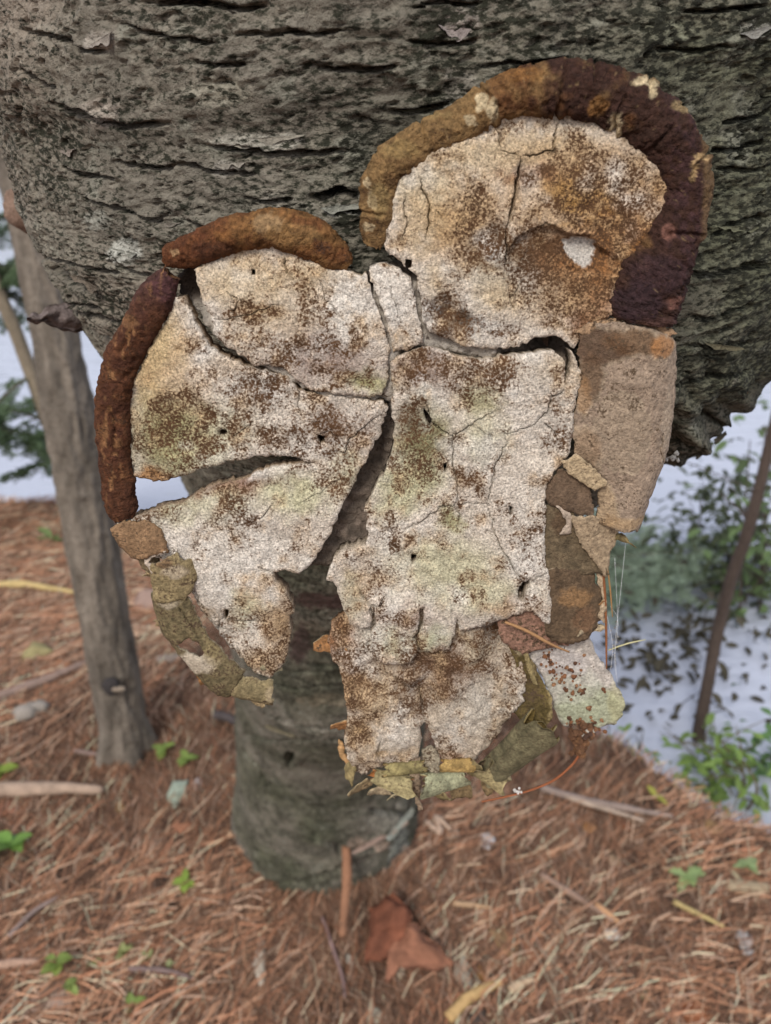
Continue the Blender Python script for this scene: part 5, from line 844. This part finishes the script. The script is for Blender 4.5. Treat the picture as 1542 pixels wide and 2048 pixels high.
for k, a in enumerate([(330, 1512, 22, 5, 34, LG, 'bright green seedling at the right foot of the small grey tree'), (372, 1530, 16, 5, 30, LG, 'low green seedling between the small grey tree and the birch'), (6, 1560, 22, 5, 44, (.28, .38, .07), 'yellow green seedling above the thick pale branch'), (20, 1712, 30, 6, 48, (.20, .36, .08), 'broad leaved green seedling in the open litter', ), (-6, 1710, 20, 4, 46, (.16, .28, .13), 'dark green seedling beside the broad leaved one'), (368, 1780, 18, 5, 34, (.30, .43, .08), 'small lime green seedling left of the birch foot'), (122, 1950, 54, 6, 36, (.28, .38, .10), 'tall green sprout next to the blunt stick end'), (150, 1972, 20, 4, 28, (.30, .40, .12), 'short green sprout at the base of the tall sprout'), (258, 2022, 14, 4, 26, LG, 'lone tiny green seedling before the dark twig'), (188, 1930, 10, 4, 18, (.32, .36, .14), 'tiny pale sprout beside the tall green sprout'), (250, 1912, 14, 5, 22, (.30, .33, .13), 'tiny olive sprout behind the dark twig'), (300, 1920, 10, 4, 18, (.33, .36, .16), 'tiny pale sprout behind the dark twig'), (335, 1938, 12, 4, 16, (.34, .37, .18), 'smallest pale sprout at the end of the dark twig'), (1375, 1768, 18, 6, 36, (.33, .44, .19), 'lobed pale green seedling on the needle slope', ), (1495, 1745, 16, 5, 30, (.32, .42, .2), 'faint green seedling above the long pale chip'), (1310, 1600, 12, 4, 26, (.38, .38, .08), 'yellowish sprout behind the grey weathered stick'), (130, 1045, 30, 6, 40, (.26, .36, .12), 'green sprout at the far bank beside the small grey tree'), (110, 1090, 20, 5, 34, (.24, .34, .13), 'low green sprout behind the small grey tree')]): seedling(*a, seed=600+k, lob=1 if 'lobed' in a[6] else 0)

# ================================================================== trees
def simple_trunk(name, root, A, rad, ns, col, mat, seed, ridges=0, per=40, var=.3):
    A = crv(np.array(A), per); R_ = np.interp(np.linspace(0, 1, len(A)), np.linspace(0, 1, len(rad)), rad); T = np.gradient(A, axis=0); T /= np.linalg.norm(T, axis=1)[:, None]
    X = np.cross(T, np.array([0, 1., .1])); X /= np.linalg.norm(X, axis=1)[:, None]; B = np.cross(T, X); t = np.linspace(0, 2*math.pi, ns, endpoint=False)
    D = np.cos(t)[None, :, None]*X[:, None]+np.sin(t)[None, :, None]*B[:, None]; zz = A[:, 2][:, None]*np.ones((1, ns))
    q = np.stack([np.cos(t)[None]*R_[:, None]*1.0, np.sin(t)[None]*R_[:, None], zz*.22], -1)
    dn = 1+.06*fbm(q*14, 2, seed)+ridges*fbm(q*75, 3, seed+1)-ridges*.9*sst(.1, .4, np.abs(fbm(q*50, 3, seed+2)))
    fl_ = np.clip(.14-(A[:, 2]-A[0, 2]), 0, .2)[:, None]; dn = dn+fl_*2.6*(1+.9*np.sin(t*5+seed)[None])
    V_ = (A[:, None]+D*(R_[:, None]*dn)[..., None]).reshape(-1, 3)
    n1 = fbm(q.reshape(-1, 3)*30, 3, seed+4); n2 = fbm(q.reshape(-1, 3)*90, 3, seed+5); c_ = np.tile(np.array(col), (len(V_), 1))*(1+var*n1+var*.8*n2)[:, None]
    o = mesh(name, V_, grid_faces(len(A), ns), M[mat], root, col=np.clip(c_, .01, .7), spk=np.clip(.35+.3*n1, 0, 1)); return o
gb = GP(248, 1492); gt = empty('grey_tree', gb, 'slim smooth grey tree with a dark knot near its foot, standing left of the fungus', 'tree')
Y0 = float(gb[1])
simple_trunk('trunk', gt, [gb-np.array([0, 0, .06]), PY(242, 1420, Y0), PY(208, 1230, Y0), PY(178, 1060, Y0), PY(152, 900, Y0), PY(122, 720, Y0), PY(88, 560, Y0), PY(55, 420, Y0), PY(20, 290, Y0), PY(-60, 60, Y0-.02), PY(-150, -240, Y0-.05), PY(-330, -800, Y0-.1)], [0.0579, 0.0547, 0.0527, 0.0517, 0.0507, 0.0445, 0.0392, 0.0362, 0.0341, 0.0310, 0.0268], 72, (.155, .132, .108), 'gbark', 701, .11, per=50, var=.5)
kp = PY(238, 1338, Y0)-np.array([0, .063, 0]); V_, F_ = lump(kp, .020, 3, (14, 10), (.9, .55, 1.2), .3); mesh('knot', V_, F_, M['gbark'], gt, True, flat(len(V_), (.045, .04, .04)), .3)
V_, F_ = tube([PY(212, 1362, Y0-.060), PY(228, 1376, Y0-.066), PY(248, 1378, Y0-.064)], [.005, .008, .006], 9, .2, 60); mesh('knot_lip', V_, F_, M['gbark'], gt, True, flat(len(V_), (.27, .22, .17)), .2)
sb = GP(1384, 1562); sp_ = empty('sapling', sb, 'thin dark bare sapling leaning out at the edge of the bank', 'tree'); Ys = float(sb[1])
simple_trunk('trunk', sp_, [sb-np.array([0, 0, .08]), PY(1397, 1470, Ys), PY(1415, 1370, Ys), PY(1436, 1260, Ys+.01), PY(1462, 1160, Ys), PY(1490, 1080, Ys), PY(1512, 1000, Ys), PY(1532, 920, Ys), PY(1556, 820, Ys), PY(1600, 660, Ys), PY(1700, 300, Ys), PY(1850, -200, Ys)], [0.0218, 0.0189, 0.0178, 0.0172, 0.0166, 0.0161, 0.0143, 0.0138, 0.0126, 0.0103, 0.008], 26, (.075, .055, .045), 'gbark', 720, .05, per=22)
V_, F_ = tube([PY(1500, 1050, Ys), PY(1480, 1020, Ys+.03), PY(1455, 1000, Ys+.08), PY(1440, 985, Ys+.1)], [.004, .003, .0025, .0018], 7); mesh('side_twig', V_, F_, M['gbark'], sp_, True, flat(len(V_), (.07, .055, .045)), .3)

def bough(A, B, droop, ntw, tl, seed, nl=.022, nw=.0040, sub=26):
    """flat hemlock spray: stem, side twigs and many single needles"""
    r = np.random.default_rng(seed); A = np.asarray(A); B = np.asarray(B); ax2 = B-A; L_ = np.linalg.norm(ax2); ax2 = ax2/L_
    side = np.cross(ax2, np.array([0, 0, 1.])); side /= np.linalg.norm(side); upv = np.cross(side, ax2); stems = []; NQ = []; NC = []
    st_ = [A+ax2*L_*t-np.array([0, 0, droop])*t*t for t in np.linspace(0, 1, 6)]; stems.append(tube(st_, [.006, .0045, .003, .0018], 5, per=3))
    def spray(p0, d_, ln_, dens):
        n = int(ln_*dens); t = r.random(n); p_ = p0+d_*(t*ln_)[:, None]-np.array([0, 0, 1.])*(.35*ln_*t*t)[:, None]
        s2 = np.cross(d_, upv); s2 /= np.linalg.norm(s2)+1e-9; sg_ = np.where(r.random(n) < .5, -1, 1); dd = s2*sg_[:, None]*1.0+d_*r.uniform(.1, .7, n)[:, None]+upv*r.normal(0, .35, n)[:, None]; dd /= np.linalg.norm(dd, axis=1)[:, None]
        w2 = np.cross(dd, upv+r.normal(0, .4, (n, 3))); w2 /= np.linalg.norm(w2, axis=1)[:, None]; ll = nl*r.uniform(.7, 1.2, n)[:, None]
        NQ.append(np.stack([p_-w2*nw*.5, p_+w2*nw*.5, p_+dd*ll+w2*nw*.3, p_+dd*ll-w2*nw*.3], 1)); NC.append(r.uniform(.7, 1.3, n))
    for k in range(ntw):
        t = (k+.6)/ntw; s_ = 1 if k % 2 else -1; p0 = A+ax2*L_*t-np.array([0, 0, droop])*t*t
        d_ = side*s_*r.uniform(.7, 1.1)+ax2*r.uniform(.5, .9)+upv*r.normal(-.12, .15); d_ /= np.linalg.norm(d_); ln_ = tl*(1.05-.75*t)*r.uniform(.75, 1.2)
        stems.append(tube([p0, p0+d_*ln_*.5-np.array([0, 0, .09*ln_]), p0+d_*ln_-np.array([0, 0, .35*ln_])], [.0022, .0016, .0008], 4, per=2)); spray(p0, d_, ln_, 620)
        for j in range(4):
            q = p0+d_*ln_*(.3+.22*j); d2 = d_*.8+side*r.normal(0, .7)+ax2*r.normal(.2, .4); d2 /= np.linalg.norm(d2); spray(q, d2, ln_*.5, 620)
    return join(stems), np.concatenate(NQ), np.concatenate(NC)
def hemlock(root, specs, col, seed):
    for k, (a, b_, dr, nt_, tl) in enumerate(specs):
        (sv, sf), nq, nc_ = bough(a, b_, dr, nt_, tl, seed+k)
        br = mesh('branch', sv, sf, M['gbark'], root, True, flat(len(sv), (.09, .07, .055)), .3)
        n = len(nq); c_ = np.repeat(np.array(col)*nc_[:, None], 4, 0)
        o = mesh('needles', nq.reshape(-1, 3), np.arange(n*4).reshape(-1, 4), M['leaf'], br, False, np.clip(c_, .01, .6)); o['kind'] = 'stuff'
h0 = GP(176, 1060); hl = empty('hemlock_tree', h0, 'young hemlock with thin stem and drooping boughs behind the slim grey tree', 'tree'); Yh = float(h0[1])
simple_trunk('trunk', hl, [h0-np.array([0, 0, .05]), PY(140, 960, Yh), PY(105, 870, Yh), PY(70, 770, Yh), PY(30, 660, Yh), PY(0, 590, Yh), PY(-40, 480, Yh), PY(-110, 300, Yh), PY(-260, -100, Yh)], [0.0298, 0.0253, 0.0241, 0.023, 0.0218, 0.0207, 0.0184, 0.0138], 20, (.22, .18, .13), 'gbark', 740, .04, per=16)
hemlock(hl, [(PY(110, 880, Yh), PY(-60, 830, Yh-.25), .05, 16, .22), (PY(96, 845, Yh), PY(-30, 790, Yh+.3), .06, 16, .24), (PY(60, 750, Yh), PY(-120, 880, Yh-.1), .10, 16, .2), (PY(100, 850, Yh), PY(120, 880, Yh+.5), .1, 12, .2), (PY(-10, 560, Yh), PY(110, 500, Yh+.35), .10, 18, .24), (PY(-30, 520, Yh), PY(120, 560, Yh+.2), .08, 18, .22), (PY(-60, 420, Yh), PY(80, 430, Yh+.4), .10, 16, .24), (PY(-20, 560, Yh), PY(90, 640, Yh+.6), .05, 14, .2), (PY(-20, 600, Yh), PY(60, 470, Yh+.1), .04, 14, .18), (PY(120, 910, Yh), PY(20, 940, Yh+.3), .03, 12, .14)], (.13, .19, .10), 7400)
h1_ = PY(1120, 1420, 2.93); h1_[2] = gz1(h1_[0], h1_[1]); hr = empty('hemlock_tree', h1_, 'grey green hemlock growing below the bank behind the fungus and the bare sapling', 'tree'); Yr = float(h1_[1])
simple_trunk('trunk', hr, [h1_-np.array([0, 0, .1]), PY(1120, 1380, Yr), PY(1110, 1200, Yr), PY(1105, 1000, Yr), PY(1100, 800, Yr), PY(1095, 500, Yr), PY(1090, 100, Yr)], [0.0574, 0.0517, 0.0459, 0.0413, 0.0344, 0.023], 24, (.13, .105, .085), 'gbark', 760, .05, per=16)
hemlock(hr, [(PY(1110, 1120, Yr), PY(1370, 1120, Yr-.35), .10, 22, .34), (PY(1112, 1180, Yr), PY(1430, 1190, Yr-.1), .10, 22, .36), (PY(1114, 1240, Yr), PY(1330, 1260, Yr-.4), .10, 20, .34), (PY(1108, 1060, Yr), PY(1300, 1080, Yr+.25), .08, 18, .3), (PY(1112, 1150, Yr), PY(1300, 1170, Yr+.3), .10, 18, .3), (PY(1116, 1300, Yr), PY(1340, 1310, Yr+.1), .06, 18, .26), (PY(1112, 1100, Yr), PY(1460, 1130, Yr+.1), .12, 24, .30), (PY(1112, 1210, Yr), PY(1400, 1230, Yr-.3), .12, 22, .32), (PY(1108, 1140, Yr), PY(1420, 1060, Yr-.2), .10, 22, .30), (PY(1106, 1000, Yr), PY(1300, 1040, Yr+.4), .06, 12, .18)], (.36, .44, .33), 7700)
# broad leaved shrubs between the bank and the lake
def shrub(x, y, Y, tips, nleaf, sz, col, scol, label, seed, spread=.05, name='leafy_shrub'):
    Y = Y*1.148; sz = sz*1.12; spread = spread*1.12; tips = [(a, b_, c_*1.148) for a, b_, c_ in tips]; b0 = PY(x, y, Y); b0[2] = min(b0[2], gz1(b0[0], b0[1])+.0) if y > 1500 else gz1(b0[0], b0[1]); root = empty(name, b0, label, 'shrub'); r = random.Random(seed); st_ = []; LV, LF, LC, o_ = [], [], [], 0
    for (tx_, ty_, tY) in tips:
        t = PY(tx_, ty_, tY); mid_ = (b0+t)/2+np.array([r.gauss(0, .06), r.gauss(0, .06), r.uniform(0, .1)]); st_.append(tube([b0-np.array([0, 0, .03]), mid_, t], [.006, .004, .0018], 6, .1, 40))
        for k in range(nleaf):
            f_ = r.uniform(.45, 1.05); p_ = (b0*(1-f_)**2+mid_*2*f_*(1-f_)+t*f_*f_)+np.array([r.gauss(0, spread) for _ in range(3)]); a = r.uniform(0, 6.28); dd = np.array([math.cos(a), math.sin(a), r.uniform(-.7, .3)])
            v, f = leafmesh(p_, dd, np.array([r.gauss(0, .4), r.gauss(0, .4), 1.]), sz*r.uniform(.7, 1.3), sz*r.uniform(.4, .6)); LV.append(v); LF.append(f+o_); o_ += len(v); LC.append(np.tile(np.array(col)*r.uniform(.6, 1.35), (len(v), 1)))
        for k in range(7):
            f_ = r.uniform(.3, .95); p_ = b0*(1-f_)**2+mid_*2*f_*(1-f_)+t*f_*f_; e_ = p_+np.array([r.gauss(0, spread*2), r.gauss(0, spread*2), r.uniform(-.02, spread*2.4)]); st_.append(tube([p_, (p_+e_)/2+np.array([0, 0, .012]), e_], [.0026, .002, .001], 5))
    V_, F_ = join(st_); mesh('stems', V_, F_, M['gbark'], root, True, flat(len(V_), scol), .3)
    mesh('foliage', np.vstack(LV), np.vstack(LF), M['leaf'], root, True, np.clip(np.vstack(LC), .005, .7))
shrub(1330, 1500, 1.9, [(1280, 1360, 1.9), (1340, 1380, 2.0), (1400, 1330, 2.0), (1300, 1440, 1.8), (1260, 1300, 2.1), (1440, 1400, 2.0), (1500, 1380, 2.1), (1380, 1270, 2.1), (1250, 1420, 1.8), (1370, 1450, 1.8)], 300, .036, (.075, .065, .042), (.06, .045, .035), 'dark tangled shrub with small blackish leaves behind the dangling stalk', 801, .10)
shrub(1470, 1450, 2.4, [(1400, 1000, 2.5), (1460, 960, 2.5), (1440, 1080, 2.4), (1520, 1120, 2.4), (1540, 1200, 2.4), (1470, 1230, 2.3), (1500, 1340, 2.3)], 260, .045, (.09, .11, .06), (.06, .05, .04), 'tall dark leafed shrub over the water behind the bare sapling', 802, .10)
shrub(1440, 1570, 1.45, [(1400, 1500, 1.5), (1440, 1480, 1.45), (1480, 1510, 1.4), (1350, 1520, 1.55), (1420, 1540, 1.4)], 45, .032, (.20, .30, .08), (.12, .1, .05), 'fresh green low shrub around the foot of the bare sapling', 803, .04)
shrub(1530, 1560, 1.5, [(1520, 1480, 1.5), (1545, 1500, 1.5), (1550, 1440, 1.55)], 40, .035, (.12, .22, .08), (.1, .09, .05), 'mid green shrub at the edge of the lake beyond the sapling', 804, .04)
shrub(1250, 1490, 1.55, [(1240, 1480, 1.55), (1280, 1500, 1.5), (1230, 1510, 1.5)], 26, .03, (.20, .30, .07), (.1, .09, .05), 'low green shrub behind the crumbly dirt clump', 805, .03)
shrub(1560, 1250, 2.2, [(1530, 850, 2.3), (1500, 880, 2.3), (1545, 930, 2.3), (1535, 1040, 2.2), (1542, 1130, 2.2)], 40, .05, (.15, .22, .09), (.08, .06, .05), 'pale green leafy shrub rising beside the bare sapling', 806, .06)
print('all done')
